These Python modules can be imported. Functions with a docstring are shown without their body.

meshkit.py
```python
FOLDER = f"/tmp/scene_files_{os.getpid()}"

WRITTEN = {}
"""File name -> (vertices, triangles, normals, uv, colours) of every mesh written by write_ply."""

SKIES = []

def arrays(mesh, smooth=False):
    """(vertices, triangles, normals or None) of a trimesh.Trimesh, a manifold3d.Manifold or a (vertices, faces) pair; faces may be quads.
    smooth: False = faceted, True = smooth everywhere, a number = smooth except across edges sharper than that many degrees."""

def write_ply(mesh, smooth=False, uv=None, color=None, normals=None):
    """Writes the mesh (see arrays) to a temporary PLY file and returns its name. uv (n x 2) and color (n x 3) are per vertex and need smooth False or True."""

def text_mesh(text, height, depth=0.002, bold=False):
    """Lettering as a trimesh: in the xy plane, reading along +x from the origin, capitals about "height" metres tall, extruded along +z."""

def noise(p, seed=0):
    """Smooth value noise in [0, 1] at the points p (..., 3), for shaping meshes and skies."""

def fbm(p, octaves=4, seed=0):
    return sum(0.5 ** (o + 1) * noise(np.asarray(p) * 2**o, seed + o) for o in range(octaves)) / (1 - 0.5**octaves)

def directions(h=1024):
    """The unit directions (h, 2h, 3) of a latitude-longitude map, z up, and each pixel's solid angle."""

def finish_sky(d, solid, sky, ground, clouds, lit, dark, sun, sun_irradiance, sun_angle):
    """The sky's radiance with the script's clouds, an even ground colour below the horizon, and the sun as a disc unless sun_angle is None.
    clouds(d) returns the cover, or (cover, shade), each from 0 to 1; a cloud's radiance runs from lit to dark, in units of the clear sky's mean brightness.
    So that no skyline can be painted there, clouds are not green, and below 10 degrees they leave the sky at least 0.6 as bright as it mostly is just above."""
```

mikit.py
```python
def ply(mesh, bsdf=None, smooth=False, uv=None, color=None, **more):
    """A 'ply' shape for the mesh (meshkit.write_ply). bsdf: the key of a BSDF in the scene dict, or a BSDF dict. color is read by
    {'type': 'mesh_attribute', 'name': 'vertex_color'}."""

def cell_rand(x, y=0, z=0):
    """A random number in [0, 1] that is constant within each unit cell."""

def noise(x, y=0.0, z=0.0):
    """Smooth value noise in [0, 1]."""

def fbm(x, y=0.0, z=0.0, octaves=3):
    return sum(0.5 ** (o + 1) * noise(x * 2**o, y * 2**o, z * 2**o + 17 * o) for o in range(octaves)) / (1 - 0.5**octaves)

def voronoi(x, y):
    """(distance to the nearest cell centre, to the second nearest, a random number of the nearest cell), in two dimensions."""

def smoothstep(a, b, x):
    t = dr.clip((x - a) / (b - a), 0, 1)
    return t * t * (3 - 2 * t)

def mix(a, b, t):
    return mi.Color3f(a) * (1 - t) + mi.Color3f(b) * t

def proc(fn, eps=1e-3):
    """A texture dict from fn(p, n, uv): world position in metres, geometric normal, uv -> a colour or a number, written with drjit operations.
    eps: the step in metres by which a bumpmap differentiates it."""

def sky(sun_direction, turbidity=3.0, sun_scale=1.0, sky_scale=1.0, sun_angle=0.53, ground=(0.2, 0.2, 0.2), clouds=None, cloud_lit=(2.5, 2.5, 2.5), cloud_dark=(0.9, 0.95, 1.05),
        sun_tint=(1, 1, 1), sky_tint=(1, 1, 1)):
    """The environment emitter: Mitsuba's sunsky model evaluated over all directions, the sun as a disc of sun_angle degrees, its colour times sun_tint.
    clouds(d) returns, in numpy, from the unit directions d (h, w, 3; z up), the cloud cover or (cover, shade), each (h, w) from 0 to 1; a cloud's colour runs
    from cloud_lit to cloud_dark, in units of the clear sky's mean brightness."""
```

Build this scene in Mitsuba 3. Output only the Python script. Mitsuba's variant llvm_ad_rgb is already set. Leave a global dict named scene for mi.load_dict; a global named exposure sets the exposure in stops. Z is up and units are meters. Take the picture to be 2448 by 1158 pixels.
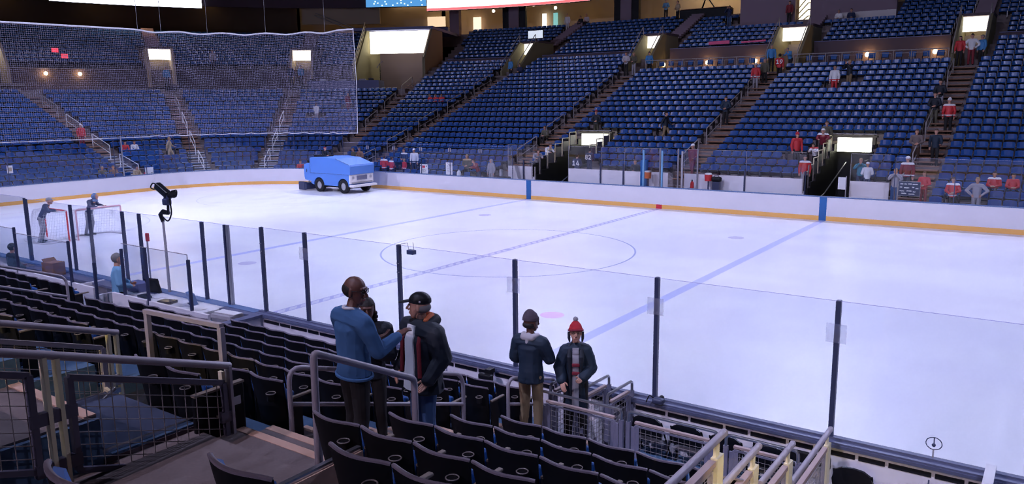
import math, random
import numpy as np
import trimesh
import manifold3d as m3
import drjit as dr
import mitsuba as mi
import mikit
import meshkit
from mikit import proc, noise, fbm, smoothstep, mix

T = mi.ScalarTransform4f
random.seed(7)
scene = {'type': 'scene'}
labels = {}

# ---------------------------------------------------------------- camera
YAW, PITCH, ROLL = -0.6132, -0.1759, -0.0111
CAM = np.array([16.3302, -22.9551, 5.2852])
_d = np.array([math.sin(YAW) * math.cos(PITCH), math.cos(YAW) * math.cos(PITCH), math.sin(PITCH)])
_r = np.array([math.cos(YAW), -math.sin(YAW), 0.0])
_u = np.cross(_r, _d)
_up = -math.sin(ROLL) * _r + math.cos(ROLL) * _u
scene['camera'] = {'type': 'perspective', 'fov_axis': 'x', 'fov': math.degrees(2 * math.atan(1224 / 1883.5)),
                   'near_clip': 0.2, 'far_clip': 400.0,
                   'to_world': T().look_at(origin=CAM.tolist(), target=(CAM + _d).tolist(), up=_up.tolist())}

# ---------------------------------------------------------------- lights of the hall (sports lights under the roof, beams on the ice)
LAMP = (0.60, 0.635, 1.0)
LAMP_POWER = 1450.0
for _i, _x in enumerate((-31.0, -13.0, 5.0, 23.0)):
    for _j, _y in enumerate((-24.0, 24.0)):
        scene[f'sports_light_{_i}{_j}'] = {
            'type': 'spot', 'cutoff_angle': 44.0, 'beam_width': 20.0,
            'intensity': {'type': 'rgb', 'value': [c * LAMP_POWER for c in LAMP]},
            'to_world': T().look_at(origin=[_x, _y, 22.0], target=[_x * 0.93, -_y * 0.05, 0.0], up=[0, 1, 0.01])}
# two lamps near the middle of the hall turned to the far end
for _j, _y in enumerate((-4.0, 4.0)):
    scene[f'end_light_{_j}'] = {'type': 'spot', 'cutoff_angle': 34.0, 'beam_width': 20.0, 'intensity': {'type': 'rgb', 'value': [c * 700.0 for c in LAMP]},
                                'to_world': T().look_at(origin=[-6.0, _y, 24.0], target=[-29.0, _y, 0.0], up=[0, 1, 0.01])}
# slightly warm house lights: over the concourse behind the viewer, over the far stand, over the end stand
for _i, (_o, _t, _w) in enumerate((((9.0, -36.0, 15.0), (11.0, -13.0, 0.5), 330.0), ((-6.0, 30.0, 21.0), (-6.0, 30.0, 0.0), 40.0), ((-44.0, 12.0, 21.0), (-44.0, 12.0, 0.0), 40.0))):
    scene[f'house_light_{_i}'] = {'type': 'spot', 'cutoff_angle': 62.0, 'beam_width': 40.0,
                                  'intensity': {'type': 'rgb', 'value': [_w, _w * 0.80, _w * 1.05]},
                                  'to_world': T().look_at(origin=list(_o), target=list(_t), up=[0, 1, 0.01])}
# warm lamps over the dark upper rows at the far end
scene['upper_light'] = {'type': 'spot', 'cutoff_angle': 75.0, 'beam_width': 50.0, 'intensity': {'type': 'rgb', 'value': [110.0, 74.0, 36.0]},
                        'to_world': T().look_at(origin=[-56.0, 20.0, 17.0], target=[-54.0, 19.0, 11.5], up=[0, 1, 0.01])}
# faint warm lamps washing the curtain wall above the far end
for _i, (_x, _y) in enumerate(((-61.5, 10.5), (-59.3, 17.6), (-55.2, 26.6))):
    scene[f'curtain_light_{_i}'] = {'type': 'spot', 'cutoff_angle': 70.0, 'beam_width': 30.0, 'intensity': {'type': 'rgb', 'value': [0.9, 0.6, 0.28]},
                                    'to_world': T().look_at(origin=[_x, _y, 15.6], target=[_x * 1.04, _y * 1.04, 13.2], up=[0, 0, 1])}
# yellowish lamps inside the two near stairwells
for _i, (_o, _t) in enumerate((((8.0, -24.5, 3.6), (10.0, -19.5, 2.6)), ((15.4, -18.2, 2.5), (14.25, -15.8, 1.5)))):
    scene[f'stairwell_light_{_i}'] = {'type': 'spot', 'cutoff_angle': (70.0, 38.0)[_i], 'beam_width': (45.0, 20.0)[_i],
                                      'intensity': {'type': 'rgb', 'value': [(40.0, 9.0)[_i] * q for q in (1.0, 0.78, 0.32)]}, 'to_world': T().look_at(origin=list(_o), target=list(_t), up=[0, 0, 1])}
exposure = 0.0

# ---------------------------------------------------------------- helpers
_count = {}


def numbered(key):
    """The key itself the first time, then key_001, key_002 ..."""
    n = _count.get(key, -1) + 1
    _count[key] = n
    return key if n == 0 else f'{key}_{n:03d}'


def tag(key, label=None, cat=None, group=None, kind=None):
    d = labels.setdefault(key, {})
    if label:
        d['label'] = label
    if cat:
        d['category'] = cat
    if group:
        d['group'] = group
    if kind:
        d['kind'] = kind
    return key


def thing(name, label, cat, group=None, kind=None):
    return tag(numbered(name), label, cat, group, kind)


def shape(mesh, mat, smooth=False, color=None):
    return mikit.ply(mesh, mat, smooth=smooth, color=color)


def put(key, sh, tr=None):
    scene[key] = {**sh, 'to_world': tr} if tr is not None else sh
    return key


def obj(name, mesh, mat, label, cat, group=None, kind=None, smooth=False):
    return tag(put(numbered(name), shape(mesh, mat, smooth)), label, cat, group, kind)


def part(parent, name, mesh, mat, smooth=False, label=None, kind=None):
    k = put(numbered(parent + '__' + name), shape(mesh, mat, smooth))
    if label or kind:
        tag(k, label, None, None, kind)
    return k


def partc(parent, name, sh, tr=None, label=None):
    k = put(numbered(parent + '__' + name), sh, tr)
    if label:
        tag(k, label)
    return k


def cat_(ms):
    return trimesh.util.concatenate([m for m in ms if m is not None])


def bx(x0, x1, y0, y1, z0, z1):
    m = trimesh.creation.box(extents=(abs(x1 - x0), abs(y1 - y0), abs(z1 - z0)))
    m.apply_translation(((x0 + x1) / 2, (y0 + y1) / 2, (z0 + z1) / 2))
    return m


def cbx(c, e, rz=0.0, rx=0.0, ry=0.0):
    m = trimesh.creation.box(extents=e)
    if rx:
        m.apply_transform(trimesh.transformations.rotation_matrix(rx, (1, 0, 0)))
    if ry:
        m.apply_transform(trimesh.transformations.rotation_matrix(ry, (0, 1, 0)))
    if rz:
        m.apply_transform(trimesh.transformations.rotation_matrix(rz, (0, 0, 1)))
    m.apply_translation(c)
    return m


def rbx(c, e, r, seg=8):
    """Box with rounded edges."""
    e = np.asarray(e, float) / 2 - r
    s = trimesh.creation.icosphere(subdivisions=1, radius=r).vertices
    p = np.vstack([s + np.array([a, b, d]) * e for a in (-1, 1) for b in (-1, 1) for d in (-1, 1)])
    return man(m3.Manifold.hull_points(p)).apply_translation(c)


def man(m):
    q = m.to_mesh()
    return trimesh.Trimesh(np.array(q.vert_properties[:, :3]), np.array(q.tri_verts), process=False)


def beam(a, b, w, h, up=(0, 0, 1)):
    """Square bar from a to b."""
    a, b = np.asarray(a, float), np.asarray(b, float)
    d = (b - a) / np.linalg.norm(b - a)
    up = np.asarray(up, float)
    if abs(d @ up) > 0.95:
        up = np.array([1.0, 0, 0])
    s = np.cross(d, up)
    s /= np.linalg.norm(s)
    t = np.cross(s, d)
    v = np.array([p + s * i * w / 2 + t * j * h / 2 for p in (a, b) for i, j in ((-1, -1), (1, -1), (1, 1), (-1, 1))])
    f = [[0, 1, 2, 3], [7, 6, 5, 4], [0, 4, 5, 1], [1, 5, 6, 2], [2, 6, 7, 3], [3, 7, 4, 0]]
    f = np.array(f)
    return trimesh.Trimesh(v, np.vstack([f[:, [0, 2, 1]], f[:, [0, 3, 2]]]), process=False)


def tube(pts, r, seg=8, closed=False):
    p = np.asarray(pts, float)
    n = len(p)
    r = np.broadcast_to(np.asarray(r, float), (n,))
    t = np.zeros_like(p)
    if closed:
        t = np.roll(p, -1, 0) - np.roll(p, 1, 0)
    else:
        t[1:-1] = p[2:] - p[:-2]
        t[0], t[-1] = p[1] - p[0], p[-1] - p[-2]
    t /= np.linalg.norm(t, axis=1, keepdims=True) + 1e-12
    a = np.array([0, 0, 1.0]) if abs(t[0][2]) < 0.9 else np.array([1.0, 0, 0])
    ang = np.arange(seg) * 2 * np.pi / seg
    V = []
    for i in range(n):
        a = a - t[i] * (a @ t[i])
        a /= np.linalg.norm(a) + 1e-12
        b = np.cross(t[i], a)
        V.append(p[i] + r[i] * (np.cos(ang)[:, None] * a + np.sin(ang)[:, None] * b))
    V = np.vstack(V)
    F = []
    for i in range(n if closed else n - 1):
        j = (i + 1) % n
        for k in range(seg):
            k2 = (k + 1) % seg
            F += [[i * seg + k, j * seg + k2, i * seg + k2], [i * seg + k, j * seg + k, j * seg + k2]]
    if not closed:
        c0, c1 = len(V), len(V) + 1
        V = np.vstack([V, p[:1], p[-1:]])
        for k in range(seg):
            F += [[c0, k, (k + 1) % seg], [c1, (n - 1) * seg + (k + 1) % seg, (n - 1) * seg + k]]
    return trimesh.Trimesh(V, np.array(F), process=False)


def fillet(pts, r, n=4):
    """Rounds the inner corners of a polyline."""
    pts = [np.asarray(p, float) for p in pts]
    out = [pts[0]]
    for a, b, c in zip(pts, pts[1:], pts[2:]):
        u, v = (a - b) / np.linalg.norm(a - b), (c - b) / np.linalg.norm(c - b)
        k = min(r, np.linalg.norm(a - b) * 0.45, np.linalg.norm(c - b) * 0.45)
        for i in range(n + 1):
            s = i / n
            out.append(b + u * k * (1 - s) ** 2 + v * k * s ** 2)
    return out + [pts[-1]]


def pipe(pts, r, bend=0.0, seg=8):
    return tube(fillet(pts, bend) if bend else pts, r, seg)


def ell(c, r, seg=12):
    return m3.Manifold.sphere(1.0, seg).scale(tuple(float(x) for x in r)).translate(tuple(float(x) for x in c))


def add_all(ms):
    return m3.Manifold.batch_boolean(list(ms), m3.OpType.Add)


# ---------------------------------------------------------------- materials
def rgb(c):
    return {'type': 'rgb', 'value': list(c)}


def mat(key, c, rough=0.6, metal=0.0, spec=0.5, **more):
    col = c if isinstance(c, dict) else rgb(c)
    scene['mat_' + key] = {'type': 'twosided', 'b': {'type': 'principled', 'base_color': col, 'roughness': rough, 'metallic': metal, 'specular': spec, **more}}
    return 'mat_' + key


def emit(c):
    return {'type': 'area', 'radiance': rgb(c), 'sampling_weight': 0.25}


M = {}
for k, c, ro in [
        ('board', (0.80, 0.76, 0.80), 0.35), ('kick', (0.88, 0.48, 0.13), 0.5), ('cap', (0.10, 0.16, 0.30), 0.4), ('blueline', (0.015, 0.115, 0.34), 0.4),
        ('redline', (0.65, 0.03, 0.05), 0.4), ('slot', (0.006, 0.006, 0.01), 0.5), ('ledge', (0.095, 0.105, 0.18), 0.45),
        ('post', (0.036, 0.044, 0.095), 0.4), ('steel', (0.38, 0.38, 0.42), 0.35), ('rail', (0.33, 0.29, 0.33), 0.42), ('railfar', (0.30, 0.27, 0.27), 0.4),
        ('cream', (0.85, 0.76, 0.52), 0.6), ('ring', (0.22, 0.19, 0.18), 0.4), ('edge', (0.55, 0.55, 0.80), 0.5), ('darkrail', (0.10, 0.09, 0.13), 0.5), ('wcframe', (0.20, 0.19, 0.26), 0.4), ('woodrail', (0.42, 0.30, 0.27), 0.6),
        ('mesh', (0.30, 0.26, 0.26), 0.5), ('chrome', (0.55, 0.55, 0.60), 0.2),
        ('shell', (0.006, 0.006, 0.008), 0.6), ('trim', (0.17, 0.145, 0.18), 0.5), ('pad', (0.012, 0.085, 0.30), 0.6), ('arm', (0.20, 0.16, 0.13), 0.6),
        ('black', (0.008, 0.008, 0.010), 0.5), ('blackgloss', (0.010, 0.010, 0.013), 0.25), ('grey', (0.22, 0.22, 0.25), 0.6), ('white', (0.78, 0.77, 0.78), 0.6), ('offwhite', (0.6, 0.56, 0.56), 0.6),
        ('wall', (0.085, 0.060, 0.075), 0.8), ('walltan', (0.45, 0.36, 0.26), 0.8), ('wallyellow', (0.20, 0.175, 0.105), 0.8), ('purple', (0.22, 0.16, 0.20), 0.8), ('curtain', (0.10, 0.07, 0.045), 0.9),
        ('nosing', (0.62, 0.40, 0.30), 0.7), ('treadblue', (0.05, 0.065, 0.115), 0.85), ('stage', (0.12, 0.13, 0.26), 0.7),
        ('resblue', (0.10, 0.26, 0.70), 0.35), ('tyre', (0.012, 0.012, 0.013), 0.8), ('hub', (0.5, 0.5, 0.52), 0.35), ('grille', (0.9, 0.85, 0.82), 0.4),
        ('red', (0.55, 0.03, 0.035), 0.6), ('darkred', (0.22, 0.02, 0.03), 0.7), ('net', (0.75, 0.74, 0.78), 0.8), ('orange', (0.70, 0.16, 0.05), 0.6),
        ('skin', (0.52, 0.27, 0.19), 0.55), ('skindark', (0.13, 0.055, 0.04), 0.5), ('hairdark', (0.015, 0.011, 0.010), 0.7), ('hairbrown', (0.06, 0.03, 0.018), 0.7), ('hairgrey', (0.20, 0.19, 0.19), 0.7), ('hairblond', (0.35, 0.22, 0.10), 0.7),
        ('fleece', (0.042, 0.11, 0.24), 0.95), ('coat', (0.009, 0.013, 0.022), 0.7), ('coatblue', (0.010, 0.022, 0.042), 0.7), ('jeans', (0.05, 0.10, 0.22), 0.85), ('khaki', (0.26, 0.18, 0.10), 0.8), ('trousers', (0.014, 0.012, 0.013), 0.85),
        ('hoodgrey', (0.50, 0.46, 0.48), 0.85), ('beanie', (0.075, 0.055, 0.075), 0.9), ('beaniered', (0.42, 0.02, 0.03), 0.9), ('shirtblue', (0.16, 0.34, 0.52), 0.8), ('usher', (0.06, 0.24, 0.50), 0.7),
        ('navy', (0.015, 0.025, 0.075), 0.7), ('maroon', (0.20, 0.015, 0.03), 0.7), ('tan', (0.50, 0.38, 0.24), 0.8), ('olive', (0.10, 0.09, 0.06), 0.8), ('camo', (0.16, 0.12, 0.11), 0.9), ('pinkpale', (0.62, 0.36, 0.40), 0.5), ('pink', (0.75, 0.12, 0.25), 0.7), ('teal', (0.03, 0.20, 0.28), 0.8), ('greylight', (0.32, 0.30, 0.33), 0.8),
        ('poster', (0.80, 0.78, 0.76), 0.7), ('benchpad', (0.02, 0.13, 0.34), 0.6), ('concreteplain', (0.20, 0.165, 0.155), 0.9), ('wood', (0.23, 0.12, 0.075), 0.8), ('roof', (0.02, 0.02, 0.024), 0.95)]:
    M[k] = mat(k, c, ro)
scene['mat_steel']['b']['metallic'] = 0.7
scene['mat_chrome']['b']['metallic'] = 0.9
scene['mat_clipglass'] = {'type': 'blendbsdf', 'weight': 0.09, 'a': {'type': 'thindielectric', 'int_ior': 1.49}, 'b': {'type': 'twosided', 'b': {'type': 'diffuse', 'reflectance': rgb((0.55, 0.55, 0.75))}}}
scene['mat_glass'] = {'type': 'thindielectric', 'int_ior': 1.49, 'specular_transmittance': rgb((0.93, 0.95, 0.985))}
M['cord'] = mat('cord', (0.60, 0.56, 0.74), 0.8)
scene['mat_shell']['b']['specular'] = 0.18
scene['mat_black']['b']['specular'] = 0.25
scene['mat_seatcolor'] = {'type': 'twosided', 'b': {'type': 'principled', 'base_color': {'type': 'mesh_attribute', 'name': 'vertex_color'}, 'roughness': 0.24, 'specular': 0.6}}


def concrete_fn(p, n, uv):
    s = fbm(p.x * 2.3, p.y * 2.3, p.z * 2.3, 3)
    g = noise(p.x * 60, p.y * 60, p.z * 60)
    return mix((0.135, 0.105, 0.105), (0.235, 0.190, 0.185), s * 0.7 + g * 0.3)


M['concrete'] = mat('concrete', proc(concrete_fn), 0.9)


def treads_fn(p, n, uv):
    s = fbm(p.x * 1.7, p.y * 1.7, p.z * 1.7, 3)
    g = noise(p.x * 70, p.y * 70, p.z * 70)
    return mix((0.045, 0.095, 0.18), (0.085, 0.145, 0.24), s * 0.6 + g * 0.4)


M['tread'] = mat('tread', proc(treads_fn), 0.85)


# ---------------------------------------------------------------- the ice, with the lines frozen into it
FT = 0.3048
XE, YW, CR = 30.9, 12.954, 8.53          # end boards, side boards, corner radius
BL = 25 * FT + 0.15
SPOT_X, SPOT_Y = 6.1, 6.7


def ice_fn(p, n, uv):
    x, y = p.x, p.y
    s = fbm(x * 0.16, y * 0.30, 3.0, 3)
    g = fbm(x * 1.1, y * 0.7, 9.0, 3)
    c = mix((0.80, 0.79, 0.84), (0.87, 0.87, 0.87), smoothstep(0.3, 0.7, s * 0.75 + g * 0.25))
    def soft(d, w):
        return 1 - smoothstep(w - 0.02, w + 0.02, dr.abs(d))
    blue = dr.maximum(soft(x - BL, 0.152), soft(x + BL, 0.152))
    c = mix(c, (0.47, 0.51, 0.83), blue * 0.72)
    dash = smoothstep(0.30, 0.34, dr.abs((x * 2.6 + y * 2.6) - dr.floor(x * 2.6 + y * 2.6) - 0.5))
    red = soft(x, 0.152)
    c = mix(c, (0.46, 0.46, 0.66), red * (0.45 + 0.5 * dr.maximum(dash, 1 - soft(x, 0.105))))
    gl = dr.maximum(soft(x + 27.2, 0.03), soft(x - 27.2, 0.03))
    c = mix(c, (0.78, 0.62, 0.70), gl * 0.7)
    r = dr.sqrt(x * x + y * y)
    c = mix(c, (0.34, 0.38, 0.60), soft(r - 4.572, 0.03) * 0.9)
    c = mix(c, (0.42, 0.45, 0.66), (1 - smoothstep(0.13, 0.16, r)) * 0.8)
    for sx in (-1, 1):
        for sy in (-1, 1):
            q = dr.sqrt(dr.square(x - sx * SPOT_X) + dr.square(y - sy * SPOT_Y))
            col = (0.85, 0.50, 0.72) if (sx > 0 and sy < 0) else (0.58, 0.55, 0.70)
            c = mix(c, col, (1 - smoothstep(0.29, 0.32, q)) * 0.85)
            e = dr.sqrt(dr.square(x - sx * 21.0) + dr.square(y - sy * SPOT_Y))
            c = mix(c, (0.62, 0.62, 0.76), soft(e - 4.572, 0.03) * 0.5)
    # polished, wet strip behind the resurfacer
    q = dr.sqrt(dr.square(x + 21.0) + dr.square((y - 6.7)))
    c = mix(c, (0.88, 0.875, 0.88), smoothstep(0.4, 0.55, g) * (1 - smoothstep(3.8, 4.3, q)) * 0.7)
    return c


scene['mat_ice'] = {'type': 'twosided', 'b': {'type': 'principled', 'base_color': proc(ice_fn), 'roughness': 0.30, 'specular': 0.30}}


# ---------------------------------------------------------------- plan geometry: everything runs round the rink at an offset from the boards
CX, CY = -(XE - CR), YW - CR             # centre of the far left corner


def on(o, s):
    """Point at offset o (o = 12.954 on the boards) and station s: s >= 0 along the far side with x = CX + s; -90 <= s < 0 around the corner in degrees; below -90 down the end."""
    R = o - CY
    if s >= 0:
        return np.array([CX + s, o])
    if s >= -90:
        a = math.radians(90 - s)
        return np.array([CX + R * math.cos(a), CY + R * math.sin(a)])
    y = CY - (-s - 90)
    if y >= -CY:
        return np.array([CX - R, y])
    a = min(math.radians((-CY - y) * 10.0), math.radians(90))
    return np.array([CX - R * math.cos(a), -CY - R * math.sin(a)])


def heading(s):
    """Angle about z that turns a thing built facing -y (towards the ice from the far side) to station s."""
    if s >= 0:
        return 0.0
    if s >= -90:
        return math.radians(-s)
    y = CY - (-s - 90)
    if y >= -CY:
        return math.radians(90)
    return math.radians(90) + min(math.radians((-CY - y) * 10.0), math.radians(90))


def stations(s0, s1):
    """Stations from s0 to s1 (ascending) fine enough for the curve."""
    out = [s0]
    for s in sorted(set([0.0, -90.0] + list(np.arange(-90, 0.1, 3.0)) + [-90 - 2 * CY - k * 0.5 for k in range(0, 18)])):
        if s0 < s < s1:
            out.append(float(s))
    return out + [s1]


def sweep(prof, s0, s1):
    """Closed profile [(offset, z)] swept along the plan from s0 to s1."""
    st = stations(s0, s1)
    n = len(prof)
    V = [[*on(o, s), z] for s in st for o, z in prof]
    F = []
    for i in range(len(st) - 1):
        for k in range(n):
            k2 = (k + 1) % n
            a, b, c, d = i * n + k, i * n + k2, (i + 1) * n + k2, (i + 1) * n + k
            F += [[a, b, c], [a, c, d]]
    from shapely.geometry import Polygon
    tri = trimesh.creation.triangulate_polygon(Polygon(prof), engine='earcut')
    vv, ff = tri
    idx = [int(np.argmin([(q[0] - o) ** 2 + (q[1] - z) ** 2 for o, z in prof])) for q in vv]
    for f in ff:
        F.append([idx[f[0]], idx[f[2]], idx[f[1]]])
        F.append([idx[k] + (len(st) - 1) * n for k in f])
    return trimesh.Trimesh(np.array(V), np.array(F), process=False)


def strip(o0, o1, z0, z1, s0, s1):
    return sweep([(o0, z0), (o1, z0), (o1, z1), (o0, z1)], s0, s1)


# rows of the lower bowl: back plane and tread height of row k
_D = [13.0, 13.99, 14.83, 15.67, 16.51, 17.35, 18.19, 19.03]
_F = [0.10, 0.40, 0.67, 0.92, 1.19, 1.49, 1.80, 2.10]


def rowd(k):
    return 13.99 + 0.84 * k


def rowf(k):
    d = rowd(k)
    return float(np.interp(d, _D, _F)) if d <= 19.03 else 2.10 + (d - 19.03) * 0.335 / 0.84


def surf(o):
    if o < 13.2:
        return 0.0
    if o > 30.84 and o < 35:
        return 7.08
    if o >= 35:
        return upf(max(0, math.ceil((o - 0.05 - 35.8) / 0.84)))
    return rowf(max(0, math.ceil((o - 0.05 - 13.99) / 0.84)))


def upd(k):
    return 35.8 + 0.84 * k


def upf(k):
    return 8.45 + 0.36 * k


PI = math.pi

# ================================================================= SETTING
obj('floor', bx(-75, 45, -60, 70, -0.35, -0.05), M['concreteplain'], 'dark concrete arena floor under the stands', 'floor', kind='structure')
_a = []
for sx, sy, a0 in ((1, 1, 0), (-1, 1, 90), (-1, -1, 180), (1, -1, 270)):
    for a in range(a0, a0 + 91, 6):
        _a.append((sx * (XE - CR) + CR * math.cos(math.radians(a)), sy * (YW - CR) + CR * math.sin(math.radians(a))))
from shapely.geometry import Polygon
obj('ice', trimesh.creation.extrude_polygon(Polygon(_a), 0.05, engine='earcut').apply_translation((0, 0, -0.05)), 'mat_ice', 'white ice sheet with pale blue lines and circles', 'ice rink', kind='structure')
obj('ceiling', bx(-75, 45, -60, 70, 27.0, 27.3), M['roof'], 'dark arena roof far above the ice', 'roof', kind='structure')

# dasher boards
db = thing('dasher_boards', 'white dasher boards with orange kick plate running round the ice', 'rink boards')
S_END = -90 - 2 * CY - 9
part(db, 'facing', cat_([strip(12.954, 13.04, 0.2, 1.03, S_END, 48.5), bx(CX, 26, -13.04, -12.954, 0.2, 1.03)]), M['board'])
part(db, 'kick_plate', cat_([strip(12.942, 13.04, -0.02, 0.2, S_END, 48.5), bx(CX, 26, -13.04, -12.942, -0.02, 0.2)]), M['kick'], label='orange kick plate along the foot of the boards')
part(db, 'top_rail', cat_([strip(12.93, 13.10, 1.03, 1.07, S_END, 48.5), bx(CX, 2.9, -13.14, -12.93, 1.03, 1.07)]), M['cap'], label='dark blue cap rail')
for x in (-BL, BL):
    part(db, 'line_mark', bx(x - 0.152, x + 0.152, 12.936, 12.95, 0.0, 1.03), M['blueline'], label='blue line painted up the boards')
part(db, 'line_mark', bx(-0.152, 0.152, 12.936, 12.95, 0.0, 0.203), M['redline'], label='red centre line on the kick plate')
# the near side seen from behind: outer skin, ledge and hand slots
part(db, 'ledge', cat_([bx(2.9, 26, -13.13, -12.93, 1.03, 1.065), bx(2.9, 26, -13.03, -12.95, 1.065, 1.09), bx(2.9, 26, -13.145, -13.12, 1.0, 1.04)]), M['ledge'], label='blue grey ledge along the top of the boards')
part(db, 'outer_skin', bx(3.1, 26, -13.09, -13.04, 0.05, 1.03), M['board'])
x, _q = 3.15, 0
while x < 17.5:
    L = (0.46, 0.30)[_q % 2]
    part(db, 'hand_slot', bx(x, x + L, -13.098, -13.082, 0.885, 0.945), M['slot'])
    x += L + 0.04
    _q += 1
for x in (3.1, 5.55, 8.0, 10.45, 12.9, 15.35):
    part(db, 'panel_joint', bx(x - 0.008, x + 0.008, -13.096, -13.082, 0.08, 0.85), M['ledge'])

# glass round the rink
def pane_mesh(p, q, z0, z1):
    v = np.array([[p[0], p[1], z0], [q[0], q[1], z0], [q[0], q[1], z1], [p[0], p[1], z1]])
    return trimesh.Trimesh(v, np.array([[0, 1, 2], [0, 2, 3]]), process=False)


def glass_run(parent, pts, z0, z1, post=0.035, posts=True, pm='post'):
    for p, q in zip(pts, pts[1:]):
        g = 0.012 * (np.asarray(q) - p) / np.linalg.norm(np.asarray(q) - p)
        part(parent, 'pane', pane_mesh(p + g, q - g, z0, z1), 'mat_glass')
    part(parent, 'top_edge', cat_([beam((*p, z1), (*q, z1), 0.007, 0.007) for p, q in zip(pts, pts[1:])]), M['edge'])
    if posts:
        for p in pts:
            part(parent, 'post', bx(p[0] - post / 2, p[0] + post / 2, p[1] - post / 2, p[1] + post / 2, z0, z1 - 0.02), M[pm])


g = thing('glass_screen', 'clear glass screen on the far boards left of the players benches', 'rink glass')
glass_run(g, [on(13.0, s) for s in np.linspace(0, 13.5, 7)], 1.07, 2.84, 0.03)
for s in np.linspace(0, 13.5, 7)[1:-1]:
    p = on(13.0, s)
    part(g, 'clip', cat_([bx(p[0] - 0.10, p[0] - 0.04, p[1] - 0.03, p[1] + 0.01, 2.45, 2.66), bx(p[0] + 0.04, p[0] + 0.10, p[1] - 0.03, p[1] + 0.01, 2.45, 2.66)]), M['greylight'])
g = thing('glass_screen', 'clear glass screen on the far boards right of the players benches', 'rink glass')
glass_run(g, [on(13.0, s) for s in np.linspace(10.55 - CX, 48.4, 8)], 1.07, 2.84, 0.03)
g = thing('glass_screen', 'tall curved glass screen around the far end below the netting', 'rink glass')
glass_run(g, [on(13.0, s) for s in np.concatenate([np.linspace(S_END, -90, 10), np.linspace(-84, 0, 14)])], 1.07, 3.36, 0.03)
p = on(12.98, -91.5)
obj('glass_support_pole', tube([(*p, 1.08), (*p, 3.5)], 0.045), M['steel'], 'pale metal pole at the end glass left of the end stair', 'pole', smooth=40)

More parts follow.
